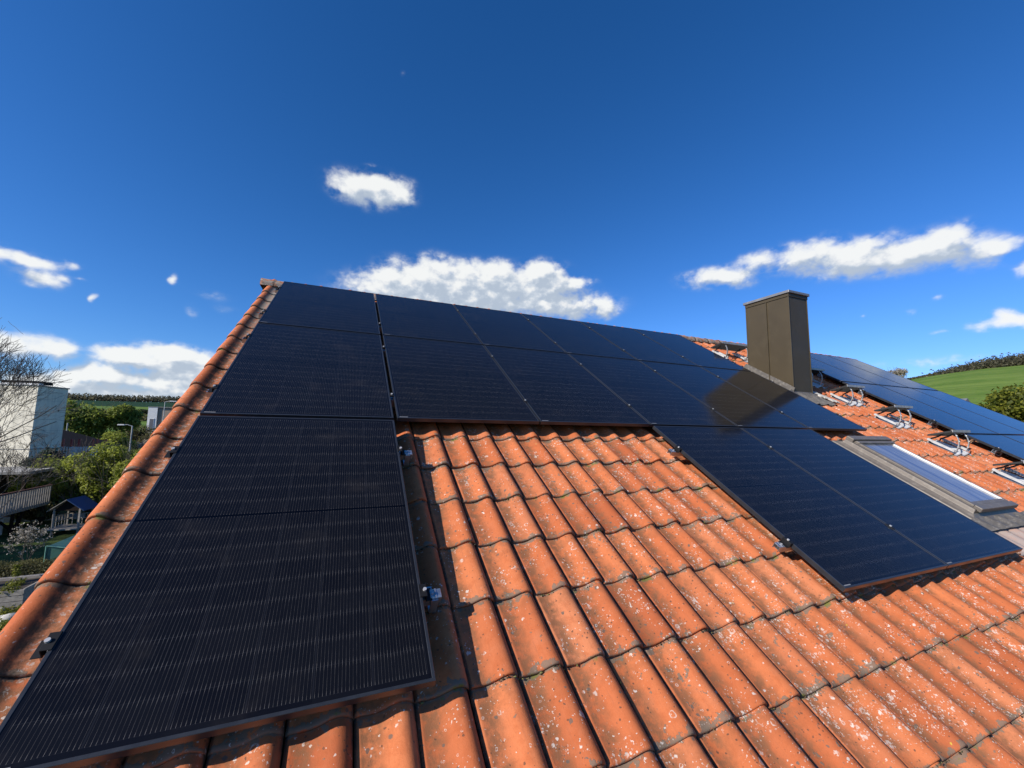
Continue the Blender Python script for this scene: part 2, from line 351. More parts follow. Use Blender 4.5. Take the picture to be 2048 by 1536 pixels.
M_BLACK = simple('black_clamp', (.010, .010, .011), .55, spec=.2)
M_BOLT = simple('bolt_steel', (.50, .49, .48), .4, .3)
M_STICK = simple('paper_sticker', (.20, .20, .20), .6)
M_CHIM = simple('brown_cladding', (.062, .047, .025), .5, .1, var=.07, scale=1.6, spec=.35, dirt=((.13, .105, .065), .12))
M_CAP = simple('grey_cap_metal', (.21, .21, .215), .5, .4, scale=9, dirt=((.30, .29, .27), .4))
M_LEAD = simple('lead_flashing', (.115, .105, .092), .62, .1, var=.2, scale=14, bump=.3, dirt=((.30, .27, .23), .5))
M_SKYF = simple('grey_brown_aluminium', (.150, .130, .108), .5, .2, var=.1, scale=10, dirt=((.32, .29, .24), .35))
M_WHITE = simple('white_coated_metal', (.70, .71, .70), .5, .0, var=.05, dirt=((.4, .37, .3), .35))
M_STEPW = simple('weathered_white_metal', (.46, .46, .45), .55, var=.12, scale=14, dirt=((.20, .17, .13), .6))
M_GALV = simple('galvanised_steel', (.42, .42, .41), .5, .55, var=.15, scale=24, dirt=((.25, .22, .17), .4))
M_GRATE = simple('dark_grating', (.02, .02, .02), .6)
M_UNDER = simple('roof_underlay', (.03, .022, .018), .9)
M_PLASTER = simple('cream_plaster', (.62, .57, .46), .85, scale=3, bump=.2)
M_WOODDK = simple('dark_wood', (.020, .014, .011), .9, scale=8, spec=.1)
M_WOOD = simple('weathered_wood', (.20, .155, .115), .85, scale=8, var=.25)
M_WOODGR = simple('grey_wood', (.26, .235, .20), .85, scale=8, var=.25)
M_REDW = simple('red_brown_wood', (.10, .038, .026), .8, scale=6, var=.25)
M_REDP = simple('red_paint', (.36, .05, .04), .6)
M_WHITEP = simple('white_paint', (.68, .68, .66), .6, var=.1)
M_CONC = simple('old_concrete', (.30, .29, .26), .9, scale=2, var=.2, bump=.3, dirt=((.12, .12, .10), .5))
M_BLUEROOF = simple('blue_sheet', (.012, .045, .13), .5)
M_DARKROOF = simple('dark_roofing', (.016, .013, .012), .95, scale=4, spec=.08)
M_GREYROOF = simple('grey_roofing', (.13, .135, .15), .8, scale=4)
M_ORANGE = simple('orange_paint', (.60, .19, .04), .5)
M_POLE = simple('pole_steel', (.38, .39, .38), .5, .3)
M_STONE = simple('pale_stone', (.45, .43, .38), .9, scale=5, var=.25, bump=.4)
M_SOIL = simple('dark_soil', (.030, .022, .015), .95, scale=3, var=.4, bump=.5)
M_BARK = simple('grey_bark', (.095, .078, .062), .9, scale=12, var=.3)

def white_wall_material():
    m, q, b = material('panelled_render')
    p = q.n('ShaderNodeTexCoord').outputs['Object']; x, y, z = q.sep(p)
    n = q.noise(q.vm('MULTIPLY', p, (1, 1, .35)), 1.3, 7, .65)
    c = q.mix(q.ss(n, .35, .68), (.82, .76, .60), (.62, .58, .46))
    c = q.mix(q.m('MULTIPLY', q.ss(q.noise(q.vm('MULTIPLY', p, (4, 4, .4)), 1.5, 5, .7), .52, .72), .5), c, (.20, .21, .17))
    jt = q.m('LESS_THAN', q.m('FRACT', q.m('DIVIDE', z, 1.25)), .018)
    c = q.mix(q.m('MULTIPLY', jt, .45), c, (.14, .13, .11))
    q.set(b.inputs['Base Color'], c); b.inputs['Roughness'].default_value = .9
    return m
M_WHITEWALL = white_wall_material()

def leaf_material(name, stops, trans=.5, rough=.55):
    m, q, b = material(name)
    r = q.n('ShaderNodeNewGeometry').outputs['Random Per Island']
    pos = q.n('ShaderNodeNewGeometry').outputs['Position']
    c = q.ramp(r, stops)
    c = q.mix(q.m('MULTIPLY', q.ss(q.noise(pos, .9, 4, .6), .35, .7), .35), c, tuple(v*.8 for v in stops[0][1]))
    q.set(b.inputs['Base Color'], c); b.inputs['Roughness'].default_value = rough
    b.inputs['Specular IOR Level'].default_value = .3
    tr = q.n('ShaderNodeBsdfTranslucent'); q.set(tr.inputs[0], c)
    ms = q.n('ShaderNodeMixShader', i={0: trans}); q.set(ms.inputs[1], b.outputs[0]); q.set(ms.inputs[2], tr.outputs[0])
    q.set(m.node_tree.nodes['Material Output'].inputs[0], ms.outputs[0]); return m
L_SPRING = leaf_material('spring_leaf', [(0, (.17, .20, .028)), (.5, (.29, .33, .05)), (1, (.42, .45, .09))], .6)
L_TREE = leaf_material('sunny_tree_leaf', [(0, (.13, .17, .03)), (.5, (.22, .27, .045)), (1, (.33, .37, .08))], .6)
L_MID = leaf_material('mid_leaf', [(0, (.08, .11, .02)), (.5, (.16, .20, .035)), (1, (.25, .29, .06))], .6)
L_OLIVE = leaf_material('olive_leaf', [(0, (.07, .066, .026)), (.5, (.13, .125, .045)), (1, (.20, .19, .075))])
L_YELLOW = leaf_material('yellow_green_leaf', [(0, (.07, .09, .012)), (.5, (.17, .19, .02)), (1, (.28, .27, .035))])
L_PALE = leaf_material('pale_blossom', [(0, (.22, .19, .13)), (.5, (.42, .38, .31)), (1, (.65, .60, .54))])
L_DARK = leaf_material('dark_leaf', [(0, (.016, .024, .010)), (.5, (.03, .042, .015)), (1, (.05, .065, .02))])
L_FAR = leaf_material('far_wood_leaf', [(0, (.07, .068, .04)), (.5, (.12, .112, .065)), (1, (.18, .165, .10))])
L_BLUISH = leaf_material('bluish_leaf', [(0, (.02, .04, .03)), (.5, (.04, .07, .05)), (1, (.07, .11, .075))])

# ------------------------------------------------------------------ ground, hills
def smooth(a, b, x): t = np.clip((x-a)/(b-a), 0, 1); return t*t*(3-2*t)
def elev(az):
    """how steeply the valley side rises in each direction (tangent of its skyline seen from the roof)"""
    k = np.array([-180, -90, -40, -28, -17, 10, 40, 60, 64, 67.7, 69.8, 71.8, 73.2, 74.6, 78, 90, 120, 180.])
    e = np.array([.02, .03, .036, .036, .040, .045, .05, .075, .086, .098, .105, .1095, .112, .113, .116, .10, .05, .02])
    return np.interp(az, k, e)
def reach(az): return np.interp(az, [-180, -60, 10, 55, 64, 90, 140, 180], [900, 1300, 1300, 480, 400, 400, 800, 900.])
def ground_z(x, y):
    x = np.asarray(x, float); y = np.asarray(y, float)
    r = np.hypot(x, y); az = np.degrees(np.arctan2(x, y)); R1 = reach(az)
    t = smooth(0, 1, (r-75)/(R1-75)); lin = np.clip((r-75)/(R1-75), 0, 1.4)
    h = (elev(az)*R1+6)*(.55*np.minimum(lin, 1)**1.25+.45*t)
    h += np.clip(r-R1, 0, 2000)*.004
    return h+np.sin(x*.011+1)*np.cos(y*.013)*1.2*smooth(120, 500, r)
az = np.radians(np.concatenate([np.arange(-180, -40, 4), np.arange(-40, -5, .6), np.arange(-5, 55, 3), np.arange(55, 85, .6), np.arange(85, 180, 4)]))
rr = np.concatenate([np.linspace(0, 80, 22), np.geomspace(90, 2600, 70)])
A, RR = np.meshgrid(az, rr); X = RR*np.sin(A); Y = RR*np.cos(A); Zg = ground_z(X, Y)
na = len(az); V = np.stack([X, Y, Zg], -1).reshape(-1, 3)
i, j = np.meshgrid(np.arange(len(rr)-1), np.arange(na)); a = (i*na+j).ravel(); b_ = (i*na+(j+1) % na).ravel()
def ground_material():
    m, q, b = material('meadow_ground')
    p = q.n('ShaderNodeNewGeometry').outputs['Position']; x, y, z = q.sep(p)
    r = q.m('SQRT', q.m('ADD', q.m('MULTIPLY', x, x), q.m('MULTIPLY', y, y)))
    n1 = q.noise(p, .05, 4, .5); n2 = q.noise(p, .9, 6, .6); n3 = q.noise(p, 14, 5, .7)
    rn = q.m('ADD', r, q.m('MULTIPLY', q.m('SUBTRACT', n1, .5), 60))
    lawn = q.mix(q.ss(n2, .35, .65), (.032, .046, .013), (.075, .105, .025))
    lawn = q.mix(q.m('MULTIPLY', q.ss(n3, .5, .7), .5), lawn, (.05, .045, .02))
    field = q.mix(q.ss(n1, .4, .6), (.095, .165, .026), (.145, .215, .042))
    strip = q.noise(q.comb(q.m('MULTIPLY', x, .002), q.m('MULTIPLY', z, 1.1), 0), 1.5, 3, .6)
    field = q.mix(q.m('MULTIPLY', q.ss(strip, .42, .62), .5), field, (.045, .105, .012))
    field = q.mix(q.m('MULTIPLY', q.ss(q.noise(p, .22, 6, .65), .42, .62), .35), field, (.15, .19, .045))
    field = q.mix(q.m('MULTIPLY', q.ss(n2, .5, .7), .25), field, (.06, .10, .02))
    dark = q.mix(n1, (.010, .036, .012), (.016, .045, .014))
    c = q.mix(q.ss(rn, 90, 160), lawn, field)
    left = q.m('LESS_THAN', x, 0)
    sc1 = q.m('MULTIPLY', left, q.m('MULTIPLY', q.ss(q.m('ADD', q.m('MULTIPLY', y, .22), q.m('ADD', x, q.m('MULTIPLY', n1, 80))), -40, -10), q.ss(rn, 330, 340)))
    c = q.mix(q.m('MULTIPLY', left, q.ss(rn, 700, 715)), c, dark)
    scrub = q.m('MULTIPLY', q.m('SUBTRACT', 1, left), q.ss(rn, 395, 412))
    c = q.mix(scrub, c, (.10, .085, .045))
    q.set(b.inputs['Base Color'], c); b.inputs['Roughness'].default_value = .95; b.inputs['Specular IOR Level'].default_value = .1
    bp = q.n('ShaderNodeBump', i={'Strength': .6, 'Distance': .06}); q.set(bp.inputs['Height'], n3); q.set(b.inputs['Normal'], bp)
    return m
me = np_mesh('ground', V, np.stack([a, b_, b_+na, a+na], 1)[:, ::-1], ground_material())
me.polygons.foreach_set('use_smooth', [True]*len(me.polygons))
tag(put(bpy.data.objects.new('ground', me), Matrix()), kind='structure')

# ------------------------------------------------------------------ foliage helpers
def leaves(blobs, n, size, fill=.55, up=.3):
    """n leaf quads through the shells of a list of (centre, radii) blobs -> V, F"""
    w = np.array([r[0]*r[1]*r[2] for c, r in blobs])**.67; w /= w.sum()
    k = RNG.choice(len(blobs), n, p=w)
    C = np.array([c for c, r in blobs], float)[k]; Rr = np.array([r for c, r in blobs], float)[k]
    d = RNG.normal(size=(n, 3)); d /= np.linalg.norm(d, axis=1)[:, None]
    rad = fill+(1-fill)*RNG.random(n)**.6
    P = C+d*Rr*rad[:, None]*(1+.10*RNG.normal(size=(n, 1)))
    nrm = d*.7+RNG.normal(size=(n, 3))*.6+np.array([0, 0, up]); nrm /= np.linalg.norm(nrm, axis=1)[:, None]
    t = np.cross(nrm, RNG.normal(size=(n, 3))); t /= np.linalg.norm(t, axis=1)[:, None]; s = np.cross(nrm, t)
    L = size*(.6+.8*RNG.random((n, 1)))
    V = np.stack([P-t*L*.5, P+s*L*.32, P+t*L*.5, P-s*L*.32], 1).reshape(-1, 3)
    return V, np.arange(4*n).reshape(-1, 4)
def clumps(c, r, n, rs):
    """n sub-blobs scattered over an ellipsoid so that the outline is uneven"""
    out = []
    for _ in range(n):
        d = Vector(RNG.normal(size=3)).normalized()
        if d.z < -.5: d.z *= -.5
        k = .45+.55*random.random(); s = rs*(.6+.8*random.random())
        out.append(((c[0]+d.x*r[0]*k, c[1]+d.y*r[1]*k, c[2]+d.z*r[2]*k), (s, s, s*.8)))
    return out
def branch_tree(p, d, L, r, depth, out, spread=.55, up=.12, n=3, bias=None):
    p = Vector(p); d = Vector(d).normalized(); pts = [p.copy()]; rad = [r]; seg = 4
    for i in range(seg):
        d = (d+Vector(RNG.normal(size=3))*.10+Vector((0, 0, up*.3))+(bias*.05 if bias else Vector())).normalized()
        p = p+d*L/seg; pts.append(p.copy()); rad.append(r*(1-.42*(i+1)/seg))
    out.append((pts, rad))
    if depth == 0: return
    for i in range(n):
        k = random.choice([2, 3, 4, 4]) if i else 4
        q = Vector(RNG.normal(size=3)); q = (q-q.dot(d)*d).normalized()
        nd = (d+q*spread*(.6+.8*random.random())+Vector((0, 0, up))).normalized()
        branch_tree(pts[k], nd, L*(.62+.22*random.random()), rad[k]*.66, depth-1, out, spread, up, n, bias)
def limbs_mesh(out, nmin=3, rmin=.006):
    mb = MB()
    for pts, rad in out: mb.tube(pts, [max(rmin, r) for r in rad], 6 if rad[0] > .05 else nmin, caps=False)
    return mb
def tree(name, pos, h, r, label, leaf, nleaf, size, cat='tree', group=None, trunk_r=.12, ncl=16, crown_z=.62, squash=1.0, cs=.34, limbs=True):
    z = float(ground_z(pos[0], pos[1])) if len(pos) < 3 else pos[2]
    t = empty(name, (pos[0], pos[1], z), label, cat, group)
    out = []; branch_tree((0, 0, -.1), (0, 0, 1), h*.42, trunk_r, 3 if limbs else 1, out, .6, .12, 3)
    limbs_mesh(out).build('trunk', M_BARK, t)
    rz = r*squash; c = (0, 0, h-rz)
    bl = [(c, (r*.72, r*.72, rz*.72))]+clumps(c, (r*.8, r*.8, rz*.8), ncl, r*cs)
    Vv, F = leaves(bl, nleaf, size)
    Vv[:, 2] = np.maximum(Vv[:, 2], .05)
    put(bpy.data.objects.new('crown', np_mesh('crown', Vv, F, leaf)), WM[t], t); return t

# ------------------------------------------------------------------ the house: roof, tiles, walls
house = empty('house', (0, 0, 0), 'house whose orange clay tiled roof carries the black solar panels', 'house')
UE, VE = 13.1, 7.72                         # right verge, eaves
roof = MB()
for s in (1, -1):
    pass
def roof_pt(u, v, h): return tuple(roof_mat(u, v, h).translation)
a0, a1, b0, b1 = roof_pt(-.24, -.19, -.22), roof_pt(UE, -.19, -.22), roof_pt(-.24, VE, -.22), roof_pt(UE, VE, -.22)
yr = a0[1]; mir = lambda p, dz=0: (p[0], 2*yr-p[1], p[2]+dz)
roof.v += [a0, a1, b1, b0, mir(b0), mir(b1)]; roof.f += [(0, 3, 2, 1), (0, 1, 5, 4)]
roofo = roof.build('roof', M_UNDER, house)
wall = MB(); ez = b0[2]-.05
for xw in (-.10, UE-.22):
    wall.poly_prism([(xw, b0[1]+.4, 0), (xw, mir(b0)[1]-.4, 0), (xw, mir(b0)[1]-.4, ez+.15), (xw, yr, a0[2]-.10), (xw, b0[1]+.4, ez+.15)], (.12, 0, 0))
wall.box(.02, UE-.22, b0[1]+.4, b0[1]+.6, 0, ez+.1); wall.box(.02, UE-.22, mir(b0)[1]-.6, mir(b0)[1]-.4, 0, ez+.1)
wall.build('wall', M_PLASTER, house)
bb = MB()
for s in (1, -1):
    p0, p1 = Vector(a0), Vector(b0)
    if s < 0: p0, p1 = Vector(mir(p0)), Vector(mir(p1))
    bb.poly_prism([p0+Vector((0, 0, -.0)), p1, p1-Vector((0, 0, .2)), p0-Vector((0, 0, .2))], (.03, 0, 0))
bb.build('bargeboard', M_WOODDK, house)
rs_ = MB(); n = 200                              # the far slope: one corrugated sheet of the same tiles
rows = []
for k in range(2):
    rows.append([(-.24+(UE+.24)*i/n, (a0[1], mir(b0)[1])[k]+(0, .0)[k], (a0[2], b0[2])[k]+.09+.022*math.sin(i*4.2)) for i in range(n+1)])
rs_.quadstrip(rows); rs_.build('rear_slope', M_TILE, house, smooth=True)

PROF = [(-.010, -.010), (.000, .003), (.012, .0005), (.040, -.001), (.066, .002), (.086, .009), (.104, .0195), (.122, .0295), (.140, .0355), (.156, .0345), (.170, .0270), (.181, .0160), (.189, .003), (.191, -.010)]
VPROF = [(-.232, -.105), (-.232, -.03), (-.229, .000), (-.219, .019), (-.204, .031), (-.186, .036), (-.168, .031), (-.151, .020), (-.134, .009), (-.114, .001), (-.09, -.002), (-.03, -.0005), (.03, .001), (.071, .003), (.074, -.010)]
def tile_mb(prof, L=.385, t=.0185, thick=.012, jit=0, seed=0):
    rg = random.Random(seed); mb = MB()
    pr = [(x, z+(rg.uniform(-1, 1)*jit if 0 < i < len(prof)-1 else 0)) for i, (x, z) in enumerate(prof)]
    rows = []
    for y, dz in ((L, 0), (L*.5, .0012*rg.uniform(-1, 1)), (.012, 0), (.004, -.0018), (0, -.006), (.001, -.006-thick), (.03, -.006-thick)):
        rows.append([(x, y, z+t*(1-y/TC)+dz) for x, z in pr])
    mb.quadstrip(rows[::-1]); return mb
tile_meshes = [tile_mb(PROF, jit=.0007, seed=s).mesh('roof_tile', M_TILE, True) for s in range(6)]
grey_mesh = tile_mb(PROF, seed=3).mesh('roof_tile', M_GREYTILE, True)
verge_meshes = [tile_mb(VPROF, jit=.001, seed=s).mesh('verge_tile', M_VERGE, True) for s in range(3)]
HT = -.1505                                 # height of the tile pans below the panel plane
SKY_RECT = (6.14, 7.02, 3.68, 4.97)
def panel_cols():
    r = [(0, PW)]
    for k in range(5):
        x = PW+.0265+k*(PW+.0137); r.append((x, x+PW))
    return r
PC = panel_cols(); RG = PH+.031
covered = [(0, PC[5][1], 0, RG+PH), (0, PW, 2*RG, 2*RG+PH), (PC[3][0], PC[4][1], 2*RG, 2*RG+PH), (9.22, 12.66, .04, .04+2*RG+PH)]
def project(P):
    d = P-EYE; c = Vector((B.col[0].dot(d), B.col[1].dot(d), B.col[2].dot(d)))
    return (c.x/c.z*.4985*800, c.y/c.z*.4985*800, c.z) if c.z > .2 else None
cand = []; hidden = []
for k in range(3, 27):
    nv = V0+k*TC
    if nv > VE+.02: break
    for i in range(int((UE-U0)/TW)):
        u = U0+i*TW; uc, vc = u+.1, nv-.17
        if SKY_RECT[0]+.06 < uc < SKY_RECT[1]-.06 and SKY_RECT[2] < vc < SKY_RECT[3]-.02: continue
        M = roof_mat(u, nv, HT) @ Matrix.Rotation(random.gauss(0, .0045), 4, 'Z') @ Matrix.Rotation(random.gauss(0, .006), 4, 'Y') @ Matrix.Rotation(random.gauss(0, .003), 4, 'X') @ Matrix.Translation((random.gauss(0, .0012), random.gauss(0, .004), random.gauss(0, .0015)))
        cov = any(a-.12 < uc-.1*0 and uc < b+.05 and c-.02 < vc-.05 and vc+.12 < d for a, b, c, d in [(a+.1, b, c, d) for a, b, c, d in covered])
        p = project(M @ Vector((.1, .17, 0)))
        vis = p and abs(p[0]) < 560 and abs(p[1]) < 440 and not cov
        if vis:
            d = M.translation-EYE; nrm = M.to_3x3().col[2]
            area = -d.normalized().dot(nrm)/d.length_squared
        else: area = 0
        cand.append((area, random.random(), M, i, k, nv, uc))
cand.sort(key=lambda t: -t[0])
Vs, Fs = [], []; off = 0; nt = 0
for area, _, M, i, k, nv, uc in cand:
    grey = abs(nv-5.315) < .02 and 5.9 < uc < 7.45
    me = grey_mesh if grey else tile_meshes[random.randrange(6)]
    if area > 0 and (nt < 288 or grey):
        o = bpy.data.objects.new('roof_tile', me); put(o, M, roofo); nt += 1
        if grey: o['label'] = 'grey weathered roof tile below the roof window'
    else:
        n = len(me.vertices); co = np.empty(n*3, np.float32); me.vertices.foreach_get('co', co); co = co.reshape(-1, 3)
        Mn = np.array(M); Vs.append(co @ Mn[:3, :3].T+Mn[:3, 3])
        Fs.append(np.array([p.vertices[:] for p in me.polygons])+off); off += n
me = np_mesh('distant_tiles', np.concatenate(Vs), np.concatenate(Fs), M_TILE)
me.polygons.foreach_set('use_smooth', [True]*len(me.polygons))
tag(put(bpy.data.objects.new('distant_tiles', me), Matrix(), roofo), kind='stuff')
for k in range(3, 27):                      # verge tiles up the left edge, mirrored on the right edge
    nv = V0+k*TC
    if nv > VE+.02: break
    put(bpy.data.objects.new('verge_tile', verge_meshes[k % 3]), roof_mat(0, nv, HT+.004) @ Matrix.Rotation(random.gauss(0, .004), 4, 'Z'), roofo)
# ridge tiles
mb = MB(); rows = []
for y, r, in ((0, .128), (.006, .134), (.05, .130), (.40, .108)):
    rows.append([(y, r*math.cos(a_), r*math.sin(a_)*.82) for a_ in np.linspace(R(-8), R(188), 13)])
mb.quadstrip(rows); mb.f.append(tuple(range(13))); ridge_me = mb.mesh('ridge_tile', M_RIDGE, True)
zr = a0[2]+.062; k = 0; u = -.30
while u < UE:
    put(bpy.data.objects.new('ridge_tile', ridge_me), Matrix.Translation((u, yr, zr+random.gauss(0, .002))) @ Matrix.Rotation(R(-1.2), 4, 'Y'), roofo); u += .355

mossV, mossF = [], []                       # moss and dirt crumbs caught in the tile joints
octv = np.array([(1, 0, 0), (-1, 0, 0), (0, 1, 0), (0, -1, 0), (0, 0, .8), (0, 0, -.5)]); octf = np.array([(0, 2, 4), (2, 1, 4), (1, 3, 4), (3, 0, 4), (2, 0, 5), (1, 2, 5), (3, 1, 5), (0, 3, 5)])
nn = 0
for _ in range(3400):
    k = random.randrange(13, 22); nv = V0+k*TC; u = random.uniform(1.1, 7.0)
    if math.sin(u*9+k*2.3)+math.sin(u*23+k) < -.2: continue
    if random.random() < .25: i_ = int((u-U0)/TW); u = U0+i_*TW-.004; v = nv-random.random()**2*.3; hh = HT+.004
    else: v = nv+.004; hh = HT+.0+float(np.interp((u-U0) % TW, [p[0] for p in PROF], [p[1] for p in PROF]))+.003
    r_ = random.uniform(.0018, .0052); Mx = np.array(roof_mat(u, v, hh+random.uniform(-.002, .006)))
    vv_ = octv*r_*(1+.5*RNG.normal(size=(6, 1)))*np.array([1.6, 1, 1]); mossV.append(vv_ @ Mx[:3, :3].T+Mx[:3, 3]); mossF.append(octf+nn*6); nn += 1
M_MOSS = leaf_material('moss', [(0, (.03, .026, .015)), (.45, (.075, .062, .035)), (.8, (.12, .115, .05)), (1, (.20, .20, .06))], .05)
tag(put(bpy.data.objects.new('moss', np_mesh('moss', np.concatenate(mossV), np.concatenate(mossF), M_MOSS)), Matrix(), roofo), kind='stuff')

# ------------------------------------------------------------------ chimney (part of the house)
CX0, CX1, CY0, CY1, CZT = 7.20, 7.645, -1.96, -1.235, 9.205
ch = MB(); zlo = 7.35
ch.box(CX0, CX1, CY0, CY1, zlo, CZT-.005)
cho = ch.build('chimney', M_CHIM, house)
sm = MB(); sm.box(CX0-.022, CX0, (CY0+CY1)/2-.006, (CY0+CY1)/2+.006, zlo, CZT-.055)
for (x, y) in ((CX0, CY0), (CX1, CY0), (CX0, CY1)):
    sm.box(x-.007, x+.012 if x == CX0 else x+.007, y-.007, y+.012, zlo, CZT-.012)
bevel(sm.build('seam', M_CHIM, cho), .002)
cp = MB(); cp.box(CX0-.035, CX1+.035, CY0-.035, CY1+.035, CZT, CZT+.045)
bevel(cp.build('chimney_cap', M_CAP, cho), .008, 2)
lip = MB(); lip.box(CX0-.012, CX1+.012, CY0-.012, CY1+.012, CZT-.05, CZT-.006)
lip.build('cap_neck', M_CHIM, cho)
def surface_h(u, lo=0.0):
    x = (u-U0) % TW; return HT+.012+np.interp(x, [p[0] for p in PROF], [p[1] for p in PROF])
fl = MB()                                    # lead flashing: apron in front, soakers at the sides
rows = []
def v_of(y): return -y/CS
uL, uR = CX0-.13, CX1+.24
for kk, (vv, lift, sp) in enumerate(((2.24, .15, -.13), (2.275, .095, -.10), (2.34, .055, -.04), (2.44, .038, .04), (2.58, .026, .14), (2.66, .020, .18))):
    us = np.linspace(uL+.12-sp*.4 if kk < 2 else uL, CX1+.02+sp if kk > 1 else CX1+.01, 40)
    rows.append([roof_pt(u, vv+(.012*math.sin(u*31) if kk == 5 else 0), (surface_h(u) if kk > 2 else HT+.03)+lift*(1 if kk > 2 else 1)) for u in us])
fl.quadstrip(rows)
fl.poly_prism([roof_pt(CX0-.012, 1.35, -.13), roof_pt(CX0-.012, 2.33, -.13), roof_pt(CX0-.012, 2.33, .0), roof_pt(CX0-.012, 1.40, .0)], (.008, 0, 0))
fl.box(-.10, 0, -.5, .5, 0, .03, roof_mat(CX0, 1.86, -.125))
fl.box(0, .12, -.52, .5, 0, .03, roof_mat(CX1, 1.84, -.105))
fl.build('flashing', M_LEAD, cho, smooth=False)
crust = MB()
for q_ in range(16):
    s_ = .02+.03*random.random()
    crust.box(-s_, s_, -s_*1.6, s_*1.6, 0, .012+.015*random.random(), roof_mat(CX1+.10+.012*q_, 2.20+.024*q_, -.098) @ Matrix.Rotation(random.random()*2, 4, 'Z'))
bevel(crust.build('mortar_fillet', M_STONE, cho), .006)

# ------------------------------------------------------------------ roof window
RWu, RWv = (6.13, 7.01), (3.69, 4.96)
rw = empty('roof_window', roof_mat(RWu[0], RWv[1], -.12), 'grey framed roof window between the solar panels and the roof steps', 'roof window')
W_, L_ = RWu[1]-RWu[0], RWv[1]-RWv[0]
f = MB()
def fr_ring(mb, x0, x1, y0, y1, prof):
    """sweep a profile [(inset, z)] round a rectangle"""
    rings = [[(x0+i_, y0+i_, z), (x1-i_, y0+i_, z), (x1-i_, y1-i_, z), (x0+i_, y1-i_, z)] for i_, z in prof]
    mb.quadstrip(rings, True)
fr_ring(f, -.05, W_+.05, -.02, L_+.05, [(0, .0), (.012, .022), (.045, .030), (.075, .050), (.083, .084), (.088, .088), (.128, .088), (.130, .06)])
bevel(f.build('frame', M_SKYF, rw), .003)
sa = MB(); fr_ring(sa, .085, W_-.085, .10, L_-.10, [(0, .06), (.0, .102), (.006, .106), (.042, .106), (.048, .098), (.052, .078)])
bevel(sa.build('sash', M_SKYF, rw), .003)
wr = MB(); wr.box(W_-.143, W_-.133, .135, L_-.17, .1065, .111); wr.box(W_-.1425, W_-.140, .12, L_-.17, .090, .1065)
bevel(wr.build('side_rail', M_WHITE, rw), .003)
sl = MB()
for y_ in (.38, .78): sl.box(W_-.144, W_-.134, y_, y_+.05, .1112, .113)
sl.build('rail_clip', M_BLACK, rw)
hd = MB(); hd.box(.05, W_-.05, L_-.10, L_-.02, .08, .128); hd.box(.08, W_-.08, L_-.155, L_-.11, .08, .116)
bevel(hd.build('head_cover', M_SKYF, rw), .008)
bt = MB(); bt.box(.07, W_-.07, .035, .095, .07, .114)
bevel(bt.build('bottom_cover', M_SKYF, rw), .006)
def pane_mat():
    m, q, b = material('window_pane')
    p = q.n('ShaderNodeTexCoord').outputs['Object']; x, y, z = q.sep(p)
    n = q.noise(q.vm('MULTIPLY', p, (9, 1.2, 1)), 2, 4, .6)
    c = q.mix(q.ss(n, .38, .62), (.14, .15, .185), (.20, .21, .24))
    c = q.mix(q.m('MULTIPLY', q.ss(q.m('ABSOLUTE', q.m('SUBTRACT', x, .40)), .05, .0), .75), c, (.075, .085, .15))
    q.set(b.inputs['Base Color'], c); b.inputs['Roughness'].default_value = .12; b.inputs['IOR'].default_value = 1.5
    b.inputs['Coat Weight'].default_value = .3
    return m
pn = MB(); pn.box(.135, W_-.135, .150, L_-.150, .086, .094)
pn.build('pane', pane_mat(), rw)
ap = MB(); rows = []
for vv, lift in ((4.94, .030), (5.00, .022), (5.085, .016)):
    rows.append([roof_pt(u, vv+(.014*math.sin(u*30.9+1.2) if vv > 5.05 else 0), HT+.02+(surface_h(u)-HT)*min(1, (vv-4.88)/.16)+lift) for u in np.linspace(6.03, 7.45, 80)])
ap.quadstrip(rows[::-1])
ap.build('apron_flashing', M_LEAD, rw, M=Matrix(), smooth=True)

# ------------------------------------------------------------------ solar panels
def make_panel():
    t = empty('solar_panel', roof_mat(0, PH, 0), 'x', 'solar panel', 'black solar panels on the tiled roof')
    fw, fh = .0115, .030
    fm = MB(); fr_ring(fm, 0, PW, 0, PH, [(.030, -fh), (0, -fh), (0, -.0012), (.0012, 0), (fw-.001, 0), (fw, -.001), (fw, -.004)])
    fm.build('frame', M_FRAME, t)
    g = MB(); g.v = [(fw, fw, -.002), (PW-fw, fw, -.002), (PW-fw, PH-fw, -.002), (fw, PH-fw, -.002)]; g.f = [(0, 1, 2, 3)]
    g.build('glass', M_GLASS, t)
    b = MB(); b.box(.02, PW-.02, .02, PH-.02, -.008, -.0045); b.build('backsheet', M_BLACK, t)
    s = MB(); s.box(.016, .075, .0135, .0205, -.0018, -.0014); s.build('sticker', M_STICK, t)
    return t
pan0 = make_panel(); first = True
ORD = ['first', 'second', 'third', 'fourth', 'fifth', 'sixth']
ROWN = ['top row, under the ridge', 'second row from the ridge', 'third row from the ridge']
def place_panel(u, v, label):
    global first
    M = roof_mat(u, v+PH, random.gauss(0, .0006)) @ Matrix.Rotation(random.gauss(0, .0004), 4, 'Y')
    if first:
        first = False
        for c in kids(pan0): WM[c] = M; 
        WM[pan0] = M; pan0.matrix_world = M; o = pan0
    else: o = copy_tree(pan0, M)
    o['label'] = label; return o
for r in (0, 1):
    for c in range(6):
        where = ('leftmost, beside the verge tiles' if c == 0 else 'rightmost, beside the chimney' if c == 5 else f'{ORD[c]} from the verge')
        place_panel(PC[c][0], r*RG, f'black solar panel in the {ROWN[r]}, {where}')
place_panel(0, 2*RG, 'large black solar panel nearest the camera, between verge and open tiles')
place_panel(PC[3][0], 2*RG, 'lower black solar panel right of the open tiles, with clamps on its left edge')
place_panel(PC[4][0], 2*RG, 'lower black solar panel beside the roof window')
RAU = [9.22+k*(PW+.0137) for k in range(3)]
